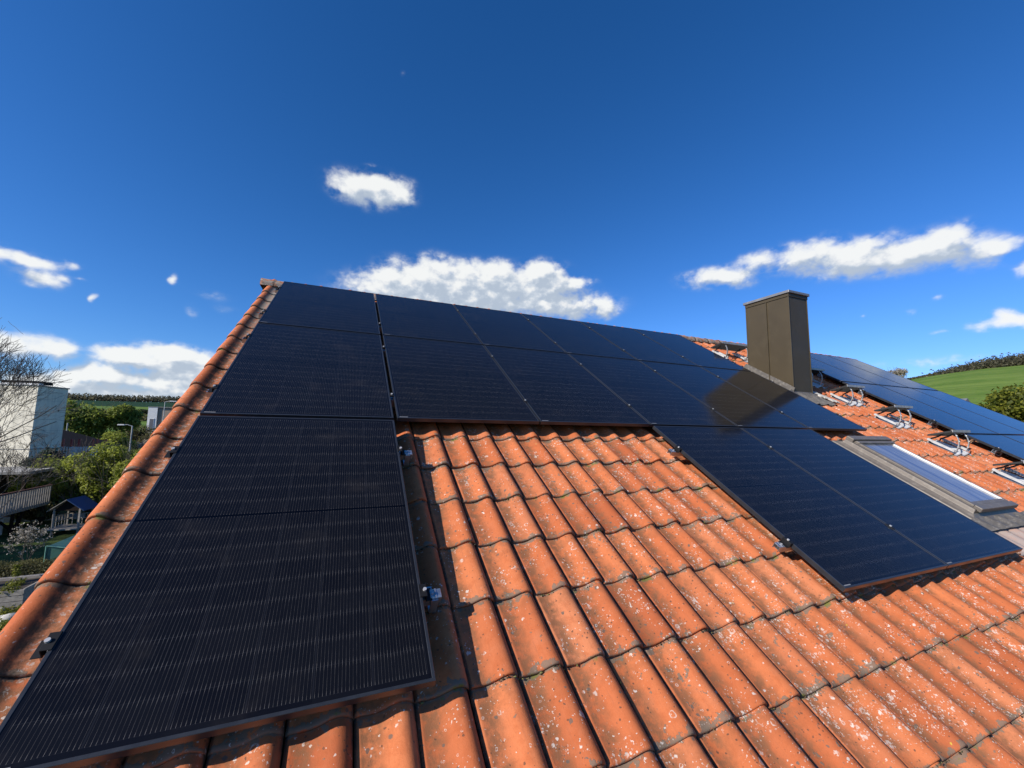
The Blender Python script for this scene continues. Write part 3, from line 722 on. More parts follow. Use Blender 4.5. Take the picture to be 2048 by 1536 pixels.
for r in range(3):
    for c in range(3):
        if r == 2 and c == 2: continue
        place_panel(RAU[c], .04+r*RG, f"solar panel in the array beyond the roof steps, {['top', 'middle', 'bottom'][r]} row, {['nearest', 'middle', 'far'][c]} column")
for k, o in enumerate([o for o in WM if o.name.startswith('solar_panel')]):
    if 'beyond the roof steps' in o['label']: o['group'] = 'panels of the far array'

# rails, clamps
RO = (.36, 1.40)
def rail(u0, u1, v, label, group='mounting rails under the panels'):
    t = empty('mounting_rail', roof_mat(u0, v, -.031), label, 'mounting rail', group)
    m = MB(); L = u1-u0
    m.box(0, L, -.020, -.0155, -.040, 0); m.box(0, L, .0155, .020, -.040, 0); m.box(0, L, -.0155, .0155, -.040, -.036); m.box(0, L, -.0155, .0155, -.022, -.018)
    m.box(0, L, -.0155, -.008, -.004, 0); m.box(0, L, .008, .0155, -.004, 0)
    m.build('rail', M_ALU, t)
    x = .2
    while x < L:                               # roof hooks
        h = MB(); h.box(x-.015, x+.015, -.03, -.022, -.075, -.002); h.box(x-.015, x+.015, -.022, .10, -.083, -.076)
        h.build('roof_hook', M_ALU, t); x += 1.02
    return t
def clamp(u, v, kind, label, group):
    """kind 'mid' sits in the gap between two panels, 'left'/'right' on an outer edge"""
    t = empty('panel_clamp', roof_mat(u, v, 0), label, 'clamp', group)
    m = MB()
    if kind == 'mid': m.box(-.016, .016, -.028, .028, .0008, .0045)
    else:
        s = -1 if kind == 'left' else 1
        x0, x1 = sorted((s*-.010, s*.020)); m.box(x0, x1, -.030, .030, .0008, .0045)
        x0, x1 = sorted((s*.016, s*.020)); m.box(x0, x1, -.030, .030, -.030, .0008)
        x0, x1 = sorted((s*.020, s*.045)); m.box(x0, x1, -.030, .030, -.0295, -.026)
    bevel(m.build('clamp_body', M_BLACK, t), .001, 1)
    bx = 0 if kind == 'mid' else (-.012 if kind == 'left' else .012)
    b = MB(); b.tube([(bx, 0, .0045), (bx, 0, .0115)], .0075, 12); b.build('bolt', M_BOLT, t)
    return t
for r in (0, 1):
    for q_, ro in enumerate(RO):
        rail(-.055, PC[5][1]+.05, r*RG+ro, f"{['upper', 'lower'][q_]} aluminium rail under the {['top', 'second'][r]} row of panels")
for q_, ro in enumerate(RO):
    rail(-.03, PW+.06, 2*RG+ro, f"{['upper', 'lower'][q_]} rail under the large near panel, its aluminium end showing right of it")
    rail(PC[3][0]-.06, PC[4][1]+.06, 2*RG+ro, f"{['upper', 'lower'][q_]} rail under the two lower panels, its end showing at their left edge")
    for r in range(3): rail(9.14, 12.75, .04+r*RG+ro, f"{['upper', 'lower'][q_]} rail under the {['top', 'middle', 'bottom'][r]} row of the far array")
for r in (0, 1, 2):
    for q_, ro in enumerate(RO):
        ul = ['upper', 'lower'][q_]; rn = ['top', 'second', 'third'][r]
        clamp(0, r*RG+ro, 'left', f'{ul} black clamp at the verge side of the {rn} panel row', 'clamps along the verge')
        if r < 2:
            for c in range(5):
                clamp((PC[c][1]+PC[c+1][0])/2, r*RG+ro, 'mid', f'{ul} bolted clamp in the {ORD[c]} gap from the verge, {rn} panel row', 'clamps between the panels')
            clamp(PC[5][1], r*RG+ro, 'right', f'{ul} clamp on the chimney side of the {rn} panel row', 'clamps on the right edges')
for q_, ro in enumerate(RO):
    ul = ['upper', 'lower'][q_]
    clamp(PW, 2*RG+ro, 'right', f'{ul} clamp with a white bolt head on the right edge of the large near panel', 'clamps on the right edges')
    clamp(PC[3][0], 2*RG+ro, 'left', f'{ul} clamp on the left edge of the lower right panels', 'clamps at the open tiles')
    clamp((PC[3][1]+PC[4][0])/2, 2*RG+ro, 'mid', f'{ul} bolted clamp between the two lower panels', 'clamps between the panels')
    for r in range(3):
        clamp(9.22, .04+r*RG+ro, 'left', f"{ul} clamp on the near edge of the far array, {['top', 'middle', 'bottom'][r]} row", 'clamps of the far array')
# folded aluminium rail ends / cable brackets that show beside the edges
for (u, v, s, lab) in [(PW+.062, 2*RG+RO[0], 1, 'upper'), (PW+.062, 2*RG+RO[1], 1, 'lower'), (PC[3][0]-.068, 2*RG+RO[0], -1, 'upper'), (PC[3][0]-.068, 2*RG+RO[1], -1, 'lower')]:
    t = empty('rail_connector', roof_mat(u, v, -.03), f"{lab} bare metal rail connector {'right of the large near panel' if s > 0 else 'left of the lower right panels'}", 'connector', 'rail connectors')
    m = MB(); m.box(-.024, .024, -.017, .017, .0015, .0045); m.box(-.024, .024, -.021, -.0175, -.034, .0045); m.box(-.024, .024, .0175, .021, -.034, .0045)
    m.box(-.004, .004, -.022, .022, .005, .0075)
    bevel(m.build('bracket', M_ALU, t), .0015, 1)
    b = MB(); b.tube([(.013*-s, 0, .0045), (.013*-s, 0, .011)], .006, 6); b.build('bolt', M_BOLT, t)

# ------------------------------------------------------------------ roof steps
def roof_step(u, v, label, w=.46, two=False):
    t = empty('roof_step', roof_mat(u, v, -.11), label, 'roof step', 'chimney sweep steps on the roof')
    feet = [(.10-.105, .10+.105), (w-.10-.105, w-.10+.105)] if two else [(-.02, w+.02)]
    for a_, b__ in feet:
        m = MB(); us = np.linspace(a_, b__, 26)
        rows = [[(x, y, float(surface_h(u+x))+.11+lz) for x in us] for y, lz in ((.36, -.006), (.02, .018), (0, .012), (0, -.002))]
        m.quadstrip(rows[::-1]); m.build('base_plate', M_STEPW, t, smooth=True)
        for x in ((a_+b__)/2-.05, (a_+b__)/2+.05) if two else (.03, w-.03):
            rb = MB(); rb.box(x-.012, x+.012, .03, .33, .018, .045); rb.build('base_rib', M_STEPW, t)
    Rm = Matrix.Rotation(-SLOPE, 4, 'X')
    H = .30; D = .25; tilt = .055
    for x in (.10, w-.10):
        pts = []
        for k in range(9):
            s = k/8; a_ = R(200-150*s)
            yy = .03-.055*math.sin(math.pi*s)+.015*s; zz = .02+H*s
            pts.append(tuple(Rm @ Vector((x, yy, zz))))
        m = MB()
        rings = []
        for p in pts: rings.append([(p[0]-.012, p[1]-.004, p[2]), (p[0]+.012, p[1]-.004, p[2]), (p[0]+.012, p[1]+.006, p[2]+.002), (p[0]-.012, p[1]+.006, p[2]+.002)])
        m.quadstrip(rings, True); m.build('bracket', M_GALV, t)
        n_ = MB()
        for k in (2, 4, 6): n_.tube([Vector(pts[k])+Vector((0, -.008, 0)), Vector(pts[k])+Vector((0, .010, 0))], .009, 6)
        n_.build('bracket_bolt', M_GALV, t)
        cu = MB(); pr = [(x, D*.5, H-.03), (x, D*.75, H-.07), (x, D+.01, H-.10), (x, D+.03, H-.14), (x, D+.0, H-.165)]
        cu.tube([Rm @ Vector(p) for p in pr], .011, 6); cu.build('rear_hook', M_GRATE, t)
    g = MB()
    def P(x, y, z): return Rm @ Vector((x, y, z))
    def zt(y): return H+.012-tilt*y/D
    nb = 7
    for k in range(nb+1):
        y = D*k/nb; y0 = y-.002; y1 = y+.002
        g.poly_prism([P(0, y0, zt(y)-.018), P(0, y1, zt(y)-.018), P(0, y1, zt(y)), P(0, y0, zt(y))], Rm @ Vector((w, 0, 0)))
    nx = int(w/.035)
    for k in range(nx+1):
        x = w*k/nx
        g.poly_prism([P(x-.0015, 0, zt(0)-.016), P(x-.0015, D, zt(D)-.016), P(x-.0015, D, zt(D)), P(x-.0015, 0, zt(0))], Rm @ Vector((.003, 0, 0)))
    g.build('grating', M_GRATE, t)
    fr = MB()
    fr.poly_prism([P(-.01, -.006, zt(0)-.022), P(-.01, .004, zt(0)-.022), P(-.01, .004, zt(0)+.010), P(-.01, -.006, zt(0)+.010)], Rm @ Vector((w+.02, 0, 0)))
    for x in (-.01, w+.004):
        g2 = MB(); g2.poly_prism([P(x, 0, zt(0)-.020), P(x, D, zt(D)-.020), P(x, D, zt(D)+.002), P(x, 0, zt(0)+.002)], Rm @ Vector((.006, 0, 0))); g2.build('side_bar', M_GRATE, t)
    fr.build('front_bar', M_GALV, t)
    return t
for v_, lab in ((1.91, 'roof step in the shade right of the chimney'), (2.595, 'first sunlit roof step below the chimney'), (3.275, 'second sunlit roof step below the chimney'),
                (3.955, 'third sunlit roof step, level with the upper end of the roof window'), (4.635, 'lowest roof step, at the right edge of the photo')):
    roof_step(8.20, v_, lab)
roof_step(7.22, .90, 'wide roof step under the ridge, left of the chimney', w=.74, two=True)

# ------------------------------------------------------------------ garden and neighbours, left
# pale block with flat roof
blk = empty('flat_roofed_building', (-22.4, 40.5, 0), 'tall pale building with a flat roof behind the bare tree', 'building')
d1 = Vector((-.97, .24, 0)); d2 = Vector((.24, .97, 0)); Rz = Matrix((d2, d1, Vector((0, 0, 1)))).transposed().to_4x4()
BM_ = WM[blk] @ Rz                           # x runs back along the shaded face, y runs left along the sunny face
def bbox_part(name, boxes, mat, par=blk, M=BM_, bv=0):
    m = MB()
    for b in boxes: m.box(*b)
    o = m.build(name, mat, par, M=M)
    return bevel(o, bv) if bv else o
bbox_part('wall', [(0, 2.75, 0, 16, 0, 10.0)], M_WHITEWALL)
bbox_part('parapet', [(-.08, .29, -.08, 16, 10.0, 10.16)], M_WHITEP)
bbox_part('side_coping', [(.30, 2.80, -.09, .1, 9.93, 10.02)], M_CONC)
bbox_part('roof_hatch', [(.6, 2.2, .8, 3.2, 10.16, 10.42)], M_DARKROOF)
bbox_part('ledge', [(-.02, 2.78, -.05, 16, 4.7, 4.78)], M_CONC)
bbox_part('vent_hole', [(2.0, 2.14, -.012, .05, 7.9, 8.04)], M_BLACK)

# flat roofed shelter and raised deck
sh = empty('garden_shelter', (-22, 35, 0), 'low dark garden shelter with a flat grey roof', 'shelter')
m = MB(); m.box(-4.5, 3.6, -2.2, 2.2, 3.42, 3.62); bevel(m.build('roof_slab', M_CONC, sh), .02)
for x in (-4.2, -1.6, 1.0, 3.3):
    for y in (-2, 2): m = MB(); m.box(x-.08, x+.08, y-.08, y+.08, 0, 3.42); m.build('post', M_WOODDK, sh)
m = MB(); m.box(-4.4, 3.2, 1.6, 1.75, 0, 3.4); m.build('back_wall', M_WOODDK, sh)
dk = empty('raised_deck', (-17.3, 30, 0), 'raised wooden deck with a slatted railing at the left edge', 'deck')
m = MB(); m.box(-6, 0, -3.2, 3.0, 1.35, 1.5); m.build('deck_floor', M_WOODGR, dk)
m = MB(); m.box(-.04, .06, -3.2, 3.0, 2.62, 2.70); m.build('handrail', M_REDW, dk)
m = MB(); m.box(-.02, .02, -3.2, 3.0, 1.5, 1.58); m.build('bottom_rail', M_WOODGR, dk)
m = MB(); m.box(-.02, .03, -.06, .06, 1.45, 2.62); slat = m.mesh('slat', M_WOODGR)
for k in range(28):
    put(bpy.data.objects.new('slat', slat), WM[dk] @ Matrix.Translation((.03, -3.1+k*.222, 0)), dk)
for y in (-3.0, 0, 2.8):
    m = MB(); m.tube([(-.2, y, 0), (-.2, y, 1.35)], .09, 6); m.tube([(-.2, y, .1), (-.2, y+1.0, 1.3)], .07, 6); m.tube([(-.2, y, .3), (-1.2, y, 1.3)], .07, 6); m.build('strut', M_WOODDK, dk)
m = MB(); m.box(-3.2, -1.0, -2.6, -1.2, .0, 1.0); bevel(tag(m.build('storage_box', M_WHITEP), 'pale storage box under the raised deck', 'box'), .03).matrix_world = Matrix.Translation((-17.0, 31.5, 0))
m = MB(); m.box(-10, 3.0, -.1, .1, 0, .35); tag(m.build('garden_kerb', M_CONC, M=Matrix.Translation((-19, 34.6, 0))), 'low pale kerb at the back of the sunny lawn', 'kerb')

# playhouse
ph = empty('playhouse', Matrix.Translation((-14.6, 29.9, 0)) @ Matrix.Rotation(R(-6), 4, 'Z'), 'small wooden playhouse with a blue pitched roof', 'playhouse')
w2, d2_ = .64, .62
for x in (-w2, w2):
    for y in (-d2_, d2_):
        m = MB(); m.box(x-.045, x+.045, y-.045, y+.045, -.35, 1.55); m.build('post', M_WOODGR, ph)
m = MB(); m.box(-w2-.25, w2+.05, -d2_-.3, d2_, .30, .38); m.build('platform', M_WOODGR, ph)
for s, mt in ((-1, M_WOODGR), (1, M_BLUEROOF)):
    m = MB(); y0, y1 = -d2_-.2, d2_+.2
    m.poly_prism([(0, y0, 2.12), (s*(w2+.28), y0, 1.42), (s*(w2+.28), y0, 1.46), (0, y0, 2.165)], (0, y1-y0, 0)); o = m.build('roof_sheet', mt, ph)
    o['label'] = 'blue roof sheet' if s > 0 else 'bare wooden roof sheet'
m = MB(); m.poly_prism([(-w2, -d2_, 1.5), (w2, -d2_, 1.5), (0, -d2_, 2.10)], (0, .03, 0)); m.box(-w2, w2, -d2_-.03, -d2_+.03, 1.44, 1.52); m.build('gable', M_WOODDK, ph)
for a_, b__ in (((-w2, -d2_), (-w2, d2_)), ((-w2, d2_), (w2, d2_))):
    m = MB()
    for z_ in (.75, 1.05): m.tube([(a_[0], a_[1], z_), (b__[0], b__[1], z_)], .03, 6)
    for k in range(1, 5):
        f_ = k/5; m.tube([(a_[0]+(b__[0]-a_[0])*f_, a_[1]+(b__[1]-a_[1])*f_, .4), (a_[0]+(b__[0]-a_[0])*f_, a_[1]+(b__[1]-a_[1])*f_, 1.05)], .025, 5)
    m.build('railing', M_WOODGR, ph)

# picket fence behind the playhouse
fe = empty('picket_fence', (-17.2, 37.6, 0), 'dark red brown picket fence behind the playhouse', 'fence')
m = MB(); m.box(-.05, .05, -.012, .012, 0, 1.75); pk = m.mesh('picket', M_REDW); D_ = Vector((6.5, -2.6, 0))
for k in range(52):
    put(bpy.data.objects.new('picket', pk), WM[fe] @ Matrix.Translation(D_*(k/51)+Vector((0, 0, random.uniform(-.03, .03)))), fe)
m = MB()
for z_ in (.4, 1.4): m.poly_prism([(0, .02, z_), (0, .06, z_), (0, .06, z_+.08), (0, .02, z_+.08)], D_)
m.build('fence_rail', M_REDW, fe)

# balcony with white boards and red posts, dark barn
ba = empty('balcony', Matrix.Translation((-20.9, 44.6, 0)) @ Matrix.Rotation(R(-12), 4, 'Z'), 'balcony with white boards and red posts above the hedge', 'balcony')
m = MB(); m.box(-1.7, 1.75, 0, 2.4, 3.3, 3.45); m.build('balcony_floor', M_WOODDK, ba)
for k in range(16):
    m = MB() if k == 0 else m
    if k == 0: m.box(-.07, .07, -.02, .0, 3.5, 4.75); bdm = m.mesh('board', M_WHITEP)
    put(bpy.data.objects.new('board', bdm), WM[ba] @ Matrix.Translation((-1.6+k*.215, 0, random.uniform(-.02, .02))), ba)
m = MB(); m.box(-.95, -.15, -.06, -.025, 3.7, 4.72); o = m.build('solid_panel', M_WHITEP, ba)
for x in (-1.6, -.95, -.35, .75, 1.1, 1.75):
    m = MB(); m.box(x-.06, x+.06, .02, .14, 3.3, 5.45); m.build('red_post', M_REDP, ba)
m = MB(); m.box(-1.72, -1.55, -.1, .1, 0, 3.3); m.box(1.6, 1.75, -.1, .1, 0, 3.3); m.build('support_post', M_REDW, ba)
bn = empty('barn', (-28.6, 53, 0), 'dark barn with a long sloping roof behind the balcony', 'barn')
m = MB(); m.poly_prism([(-9, -4, 0), (5.2, -4, 0), (5.2, -4, 4.2), (-3.6, -4, 7.1), (-9, -4, 5.2)], (0, 9, 0)); m.build('wall', M_WOODDK, bn)
m = MB(); m.poly_prism([(-3.6, -4.3, 7.15), (5.8, -4.3, 4.05), (5.8, -4.3, 4.2), (-3.6, -4.3, 7.32)], (0, 9.6, 0)); m.poly_prism([(-3.6, -4.3, 7.15), (-3.6, -4.3, 7.32), (-9.4, -4.3, 5.25), (-9.4, -4.3, 5.1)], (0, 9.6, 0)); m.build('roof', M_DARKROOF, bn)
for k in range(24):
    if k == 0: m = MB(); m.box(-.02, .02, -.05, 0, 0, 3.9); ml = m.mesh('board', M_WOODDK)
    put(bpy.data.objects.new('board', ml), WM[bn] @ Matrix.Translation((-8.8+k*.6, -4.0, 0)), bn)

# small white and beige house further away
hs = empty('neighbour_house', (-30.4, 89, 0), 'small flat topped house with a white front and beige side', 'house')
def hp(name, boxes, mat, M=None): 
    m = MB()
    for b in boxes: m.box(*b)
    return m.build(name, mat, hs)
hp('white_wall', [(-1.0, .35, -.2, 6, 0, 9.95)], M_WHITEP)
hp('beige_wall', [(.35, 9.0, 0, 6, 0, 9.85)], simple('beige_render', (.30, .24, .18), .85))
hp('roof_edge', [(-1.05, 9.05, -.25, 6.05, 9.96, 10.06)], M_CONC)
for x, z_, w_ in ((-.7, 5.6, .7), (1.3, 5.3, .45), (3.4, 5.3, .5)):
    f_ = hp('window', [(x, x+w_, -.26, -.20 if x < 0 else -.02, z_, z_+2.3)], M_WHITEP)
    m = MB(); m.box(x+.08, x+w_-.08, -.275, -.262, z_+.1, z_+2.2); m.build('pane', M_GREYROOF, f_, M=WM[hs])
# poles
def pole(name, x, y, h, r, mat, label, cat, arm=None):
    t = empty(name, (x, y, float(ground_z(x, y))), label, cat)
    m = MB(); m.tube([(0, 0, 0), (0, 0, h*.5), (0, 0, h)], [r*1.3, r, r*.8], 8); m.build('mast', mat, t)
    if arm:
        m = MB(); m.tube([(0, 0, h-.05), (arm*.5, 0, h+.12), (arm, 0, h+.1)], r*.6, 6); m.build('arm', mat, t)
        m = MB(); m.box(arm*1.0-.55*abs(arm)/arm*1 if arm > 0 else arm-.35, arm+.35 if arm > 0 else arm+.25, -.14, .14, h+.02, h+.16); bevel(m.build('lamp_head', M_WHITEP, t), .03)
    return t
pole('street_lamp', -20.1, 51.9, 6.7, .075, M_POLE, 'grey street lamp with a short arm in front of the olive bushes', 'street lamp', -.9)
pole('utility_pole', -28.2, 58, 6.9, .07, M_POLE, 'thin pale pole in front of the big green tree', 'pole')
pole('floodlight_mast', -26.3, 80, 10.6, .07, M_POLE, 'thin dark mast with an arm beside the small house', 'mast', 1.2)
t = empty('orange_crane_post', (-26.2, 84, 0), 'orange post rising in front of the beige house wall', 'post')
m = MB(); m.box(-.16, .16, -.16, .16, 0, 9.4); m.tube([(0, 0, 9.3), (.9, 0, 8.2), (1.1, 0, 6.4)], .07, 6); m.build('mast', M_ORANGE, t)

# greenhouse
gh = empty('cold_frame', (-10.95, 21.9, 0), 'small green cold frame beside the verge tiles', 'cold frame')
gm, q, b = material('green_film'); b.inputs['Base Color'].default_value = (.07, .17, .13, 1); b.inputs['Roughness'].default_value = .35; b.inputs['Alpha'].default_value = .75
m = MB(); m.poly_prism([(-.6, -1, .02), (1, -1, .02), (1, -1, .8), (-.6, -1, 1.15)], (0, 2.4, 0)); m.build('film', gm, gh)
m = MB()
for y in (-1.02, 1.42):
    for x, z_ in ((-.62, 1.17), (1.02, .83)): m.tube([(x, y, 0), (x, y, z_)], .03, 6)
    m.tube([(-.62, y, 1.17), (1.02, y, .83)], .03, 6)
m.build('frame', simple('green_frame', (.09, .22, .17), .5), gh)
# garden bed edging and raised bed
for i_, (x, y, L2, lab) in enumerate(((-12.2, 18.9, 3.4, 'pale timber edging of the upper flower bed'), (-11.4, 17.75, 3.2, 'pale timber edging of the lower flower bed'))):
    m = MB(); m.box(-L2/2, L2/2, -.06, .06, 0, .42); tag(bevel(m.build('bed_edging', M_WOODGR, M=Matrix.Translation((x, y, 0)) @ Matrix.Rotation(R(3), 4, 'Z')), .015), lab, 'edging', 'flower bed edgings')
rb = empty('raised_bed', (-11.3, 16.5, 0), 'grey timber raised bed at the left edge', 'raised bed')
for k in range(4):
    m = MB(); m.box(-1.7, 1.7, -.9, -.84, .02+k*.2, .2+k*.2); m.build('plank', M_WOODGR, rb)
m = MB(); m.box(-1.65, 1.65, -.84, .8, .0, .72); m.build('soil', M_SOIL, rb)
m = MB(); m.box(-1.7, 1.7, .8, .86, .02, .82); m.box(1.64, 1.7, -.84, .8, .02, .82); m.build('side_board', M_WOODGR, rb)
for k in range(7):
    x, y = -9.3-random.random()*1.2, 13.6+random.random()*2.4; s_ = .14+.14*random.random()
    m = MB(); rows = []
    for q_ in range(6):
        th = math.pi*q_/5; rows.append([(math.cos(p_)*math.sin(th)*s_*(1+.2*random.uniform(-1, 1)), math.sin(p_)*math.sin(th)*s_*(1+.2*random.uniform(-1, 1)), s_*.7*(1-math.cos(th))-.02) for p_ in np.linspace(0, 2*math.pi, 9)[:-1]])
    m.quadstrip(rows, True); tag(m.build('garden_stone', M_STONE, M=Matrix.Translation((x, y, 0)), smooth=True), ['smallest','rounded','flat','largest','upright','leftmost','farthest'][k]+' pale stone lying among the weeds at the left edge', 'stone', 'pale garden stones')

# plants of the garden
def shrub(name, pos, blobs, n, size, leaf, label, cat='shrub', group=None, stems=8, fill=.4):
    t = empty(name, (pos[0], pos[1], 0), label, cat, group); out = []
    top = max(c[2]+r[2] for c, r in blobs)
    for _ in range(stems):
        a_ = random.random()*6.28; branch_tree((math.cos(a_)*.2, math.sin(a_)*.2, 0), (math.cos(a_)*.5, math.sin(a_)*.5, 1), top*.5, .04, 2, out, .5, .15, 3)
    limbs_mesh(out).build('stems', M_BARK, t)
    Vv, F = leaves(blobs, n, size, fill); Vv[:, 2] = np.maximum(Vv[:, 2], .03)
    put(bpy.data.objects.new('foliage', np_mesh('foliage', Vv, F, leaf)), WM[t], t); return t
def mound(c, r, n, rs): return [(c, (r[0]*.75, r[1]*.75, r[2]*.75))]+clumps(c, r, n, rs)
G = 'leafy shrubs behind the garden'
shrub('tall_shrub', (-19.1, 35.6), mound((0, 0, 2.2), (1.9, 1.5, 2.0), 16, .7), 8500, .18, L_SPRING, 'yellow green tall shrub between the deck and the picket fence', group=G)
shrub('tall_shrub', (-16.9, 35.6), mound((0, 0, 2.4), (1.9, 1.5, 2.3), 16, .7), 9000, .18, L_MID, 'darker green tall shrub directly behind the playhouse', group=G)
shrub('tall_shrub', (-14.6, 34.4), mound((0, 0, 2.9), (2.2, 1.5, 2.8), 16, .7), 9500, .18, L_SPRING, 'bright green tall shrub touching the verge of the roof', group=G)
shrub('tall_shrub', (-12.0, 33.0), mound((0, 0, 3.0), (1.6, 1.4, 2.8), 14, .7), 8000, .18, L_SPRING, 'tall shrub farthest right, mostly hidden behind the verge tiles', group=G)
shrub('bluish_shrub', (-20.0, 38.4), mound((0, 0, 3.2), (1.2, 1.2, 2.4), 10, .6), 6000, .2, L_BLUISH, 'bluish green bush in front of the pale building wall')
shrub('dry_bush', (-17.9, 33.3), mound((0, 0, .8), (1.5, .8, .7), 8, .4), 5000, .13, L_OLIVE, 'low dry brownish bush at the foot of the tall shrubs')
tree('broad_tree', (-33.4, 72), 11.0, 4.4, 'broad spring green tree rising right of the pale building', L_TREE, 12000, .36, trunk_r=.3, ncl=30, cs=.3)
tree('broad_tree', (-28.8, 73), 9.9, 2.5, 'narrower yellow green tree standing right behind the broad spring green tree', L_TREE, 5500, .34, trunk_r=.25, ncl=18)
for k, (x, y, h, r, lf, lab) in enumerate([(-26.6, 66, 6.2, 2.6, L_SPRING, 'dark green bush left of the street lamp'), (-23.2, 68, 5.2, 2.5, L_PALE, 'pale blossoming bush behind the street lamp'),
        (-26.8, 80, 6.6, 3.2, L_OLIVE, 'olive brown tree in front of the small house'), (-22.5, 75, 5.6, 2.8, L_OLIVE, 'low olive tree nearest the verge tiles'), (-30.5, 82, 6.9, 3.0, L_OLIVE, 'olive tree between broad tree and small house'),
        (-20.2, 60, 4.4, 2.2, L_YELLOW, 'yellow green bush under the street lamp'), (-17.5, 56, 4.6, 2.4, L_TREE, 'green bush right of the street lamp')]):
    tree('bushy_tree', (x, y), h, r, lab, lf, 4200, .30, trunk_r=.14, ncl=12, group='bushes in front of the fields')
# leafless crown behind the broad tree
def bare_tree(name, pos, h, r0, label, depth=5, spread=.5, bias=None, n=3, up=.10, d0=(0, 0, 1), rmin=.010, L0=.24):
    t = empty(name, pos, label, 'tree'); out = []
    branch_tree((0, 0, -.1), d0, h*L0, r0, depth, out, spread, up, n, bias)
    limbs_mesh(out[:1], 8).build('trunk', M_BARK, t); limbs_mesh(out[1:], 3, rmin).build('branches', M_BARK, t); return t
bare_tree('bare_tree', (-38.2, 81.5, 0), 11.8, .24, 'leafless tree crown above the broad green tree', 5, .55, rmin=.03)
bt_ = empty('bare_tree', (-12.4, 16.3, 0), 'leafless tree at the left edge in front of the pale building', 'tree')
out = []; MB_ = MB(); MB_.tube([(0, 0, -.1), (.05, 0, 1.6), (0, .1, 3.0)], [.2, .17, .15], 9); MB_.build('trunk', M_BARK, bt_, smooth=True)
for d_, L_b in (((.15, -.1, 1), 3.1), ((-.3, .2, 1), 3.2), ((.3, .1, 1), 2.8), ((-.1, -.4, .9), 2.6), ((.6, .3, .3), 1.4), ((.1, .1, 1.2), 3.3), ((-.8, .1, .7), 2.6)):
    branch_tree((0, .1, 2.2+random.random()*.8), d_, L_b, .075, 6, out, .58, .08, 3)
out = [b for b in out if b[0][-1].x < 2.5-.55*max(0, b[0][-1].z-8.2) and b[0][-1].x < 2.9-.5*max(0, 5.5-b[0][-1].z)]
limbs_mesh(out, 3, .006).build('branches', M_BARK, bt_)
# blossoming bush
out = []; bp_ = empty('blossom_bush', (-12.9, 22.3, 0), 'thin bush with white blossom in the shaded garden', 'bush')
for _ in range(5): branch_tree((0, 0, 0), (random.uniform(-.4, .4), random.uniform(-.4, .4), 1), .72, .02, 3, out, .5, .2, 3)
limbs_mesh(out, 3, .006).build('stems', M_BARK, bp_)
tips = [p[-1] for p, r in out]; Vv, F = leaves([((p.x, p.y, p.z), (.12, .12, .12)) for p in tips], 1100, .07, .1)
put(bpy.data.objects.new('blossom', np_mesh('blossom', Vv, F, L_PALE)), WM[bp_], bp_)
# sloping ground cover bed, weeds
Vv, F = leaves([((-12.9+1.0*k+random.uniform(-.3, .3), 19.8+.55*k+random.uniform(-.5, .8), .25), (.8, .8, .38)) for k in range(-3, 5)]+[((-13.5, 21, .2), (1.2, .8, .4)), ((-11.9, 21, .2), (1.0, .7, .4))], 26000, .075, .5, .8)
tag(put(bpy.data.objects.new('heather_bed', np_mesh('heather_bed', Vv, F, L_OLIVE)), Matrix()), 'low olive brown ground cover on the garden bank', 'ground cover', kind='stuff')
Vv, F = leaves([((-11.9+random.uniform(-1, 1.4), 18.3+random.uniform(-.5, .5), .15), (.35, .3, .25)) for k in range(12)]+[((-11.3+random.uniform(-1.5, 1.5), 16.4+random.uniform(-.8, .7), .82), (.3, .25, .16)) for k in range(16)]+[((-9.8+random.uniform(-.9, .7), 14.9+random.uniform(-1.4, 1.2), .12), (.3, .3, .22)) for k in range(18)], 15000, .07, .2, .6)
tag(put(bpy.data.objects.new('weeds', np_mesh('weeds', Vv, F, L_YELLOW)), Matrix()), 'yellow green weeds between the bed edgings', 'weeds', kind='stuff')
for (x, y, h, lab) in ((-12.35, 18.2, 1.7, 'tall thin yellow green shoot left of the others in the bed'), (-10.9, 17.6, 1.3, 'shorter yellow green shoot beside the cold frame'), (-11.7, 17.3, 1.1, 'shortest leafy shoot in front of the raised bed')):
    t = empty('leafy_shoot', (x, y, 0), lab, 'plant', 'leafy shoots in the bed')
    m = MB(); m.tube([(0, 0, 0), (.05, 0, h*.5), (.02, .04, h)], [.02, .014, .006], 5); m.build('stem', M_WOOD, t)
    Vv, F = leaves([((.04, 0, h*(.15+.085*k)), (.13, .13, .06)) for k in range(10)], 420, .075, .2)
    put(bpy.data.objects.new('foliage', np_mesh('foliage', Vv, F, L_YELLOW)), WM[t], t)
# trees just outside the picture on the sunny side: they shade the garden
tree('evergreen_tree', (-27, 21.5, 0), 10.0, 3.2, 'dense dark evergreen left of the garden, the nearer one', L_DARK, 12000, .32, trunk_r=.3, ncl=20, squash=1.3)
tree('evergreen_tree', (-27.5, 26.6, 0), 8.6, 2.6, 'dense dark evergreen left of the garden, the farther one', L_DARK, 10000, .3, trunk_r=.28, ncl=18, squash=1.25)

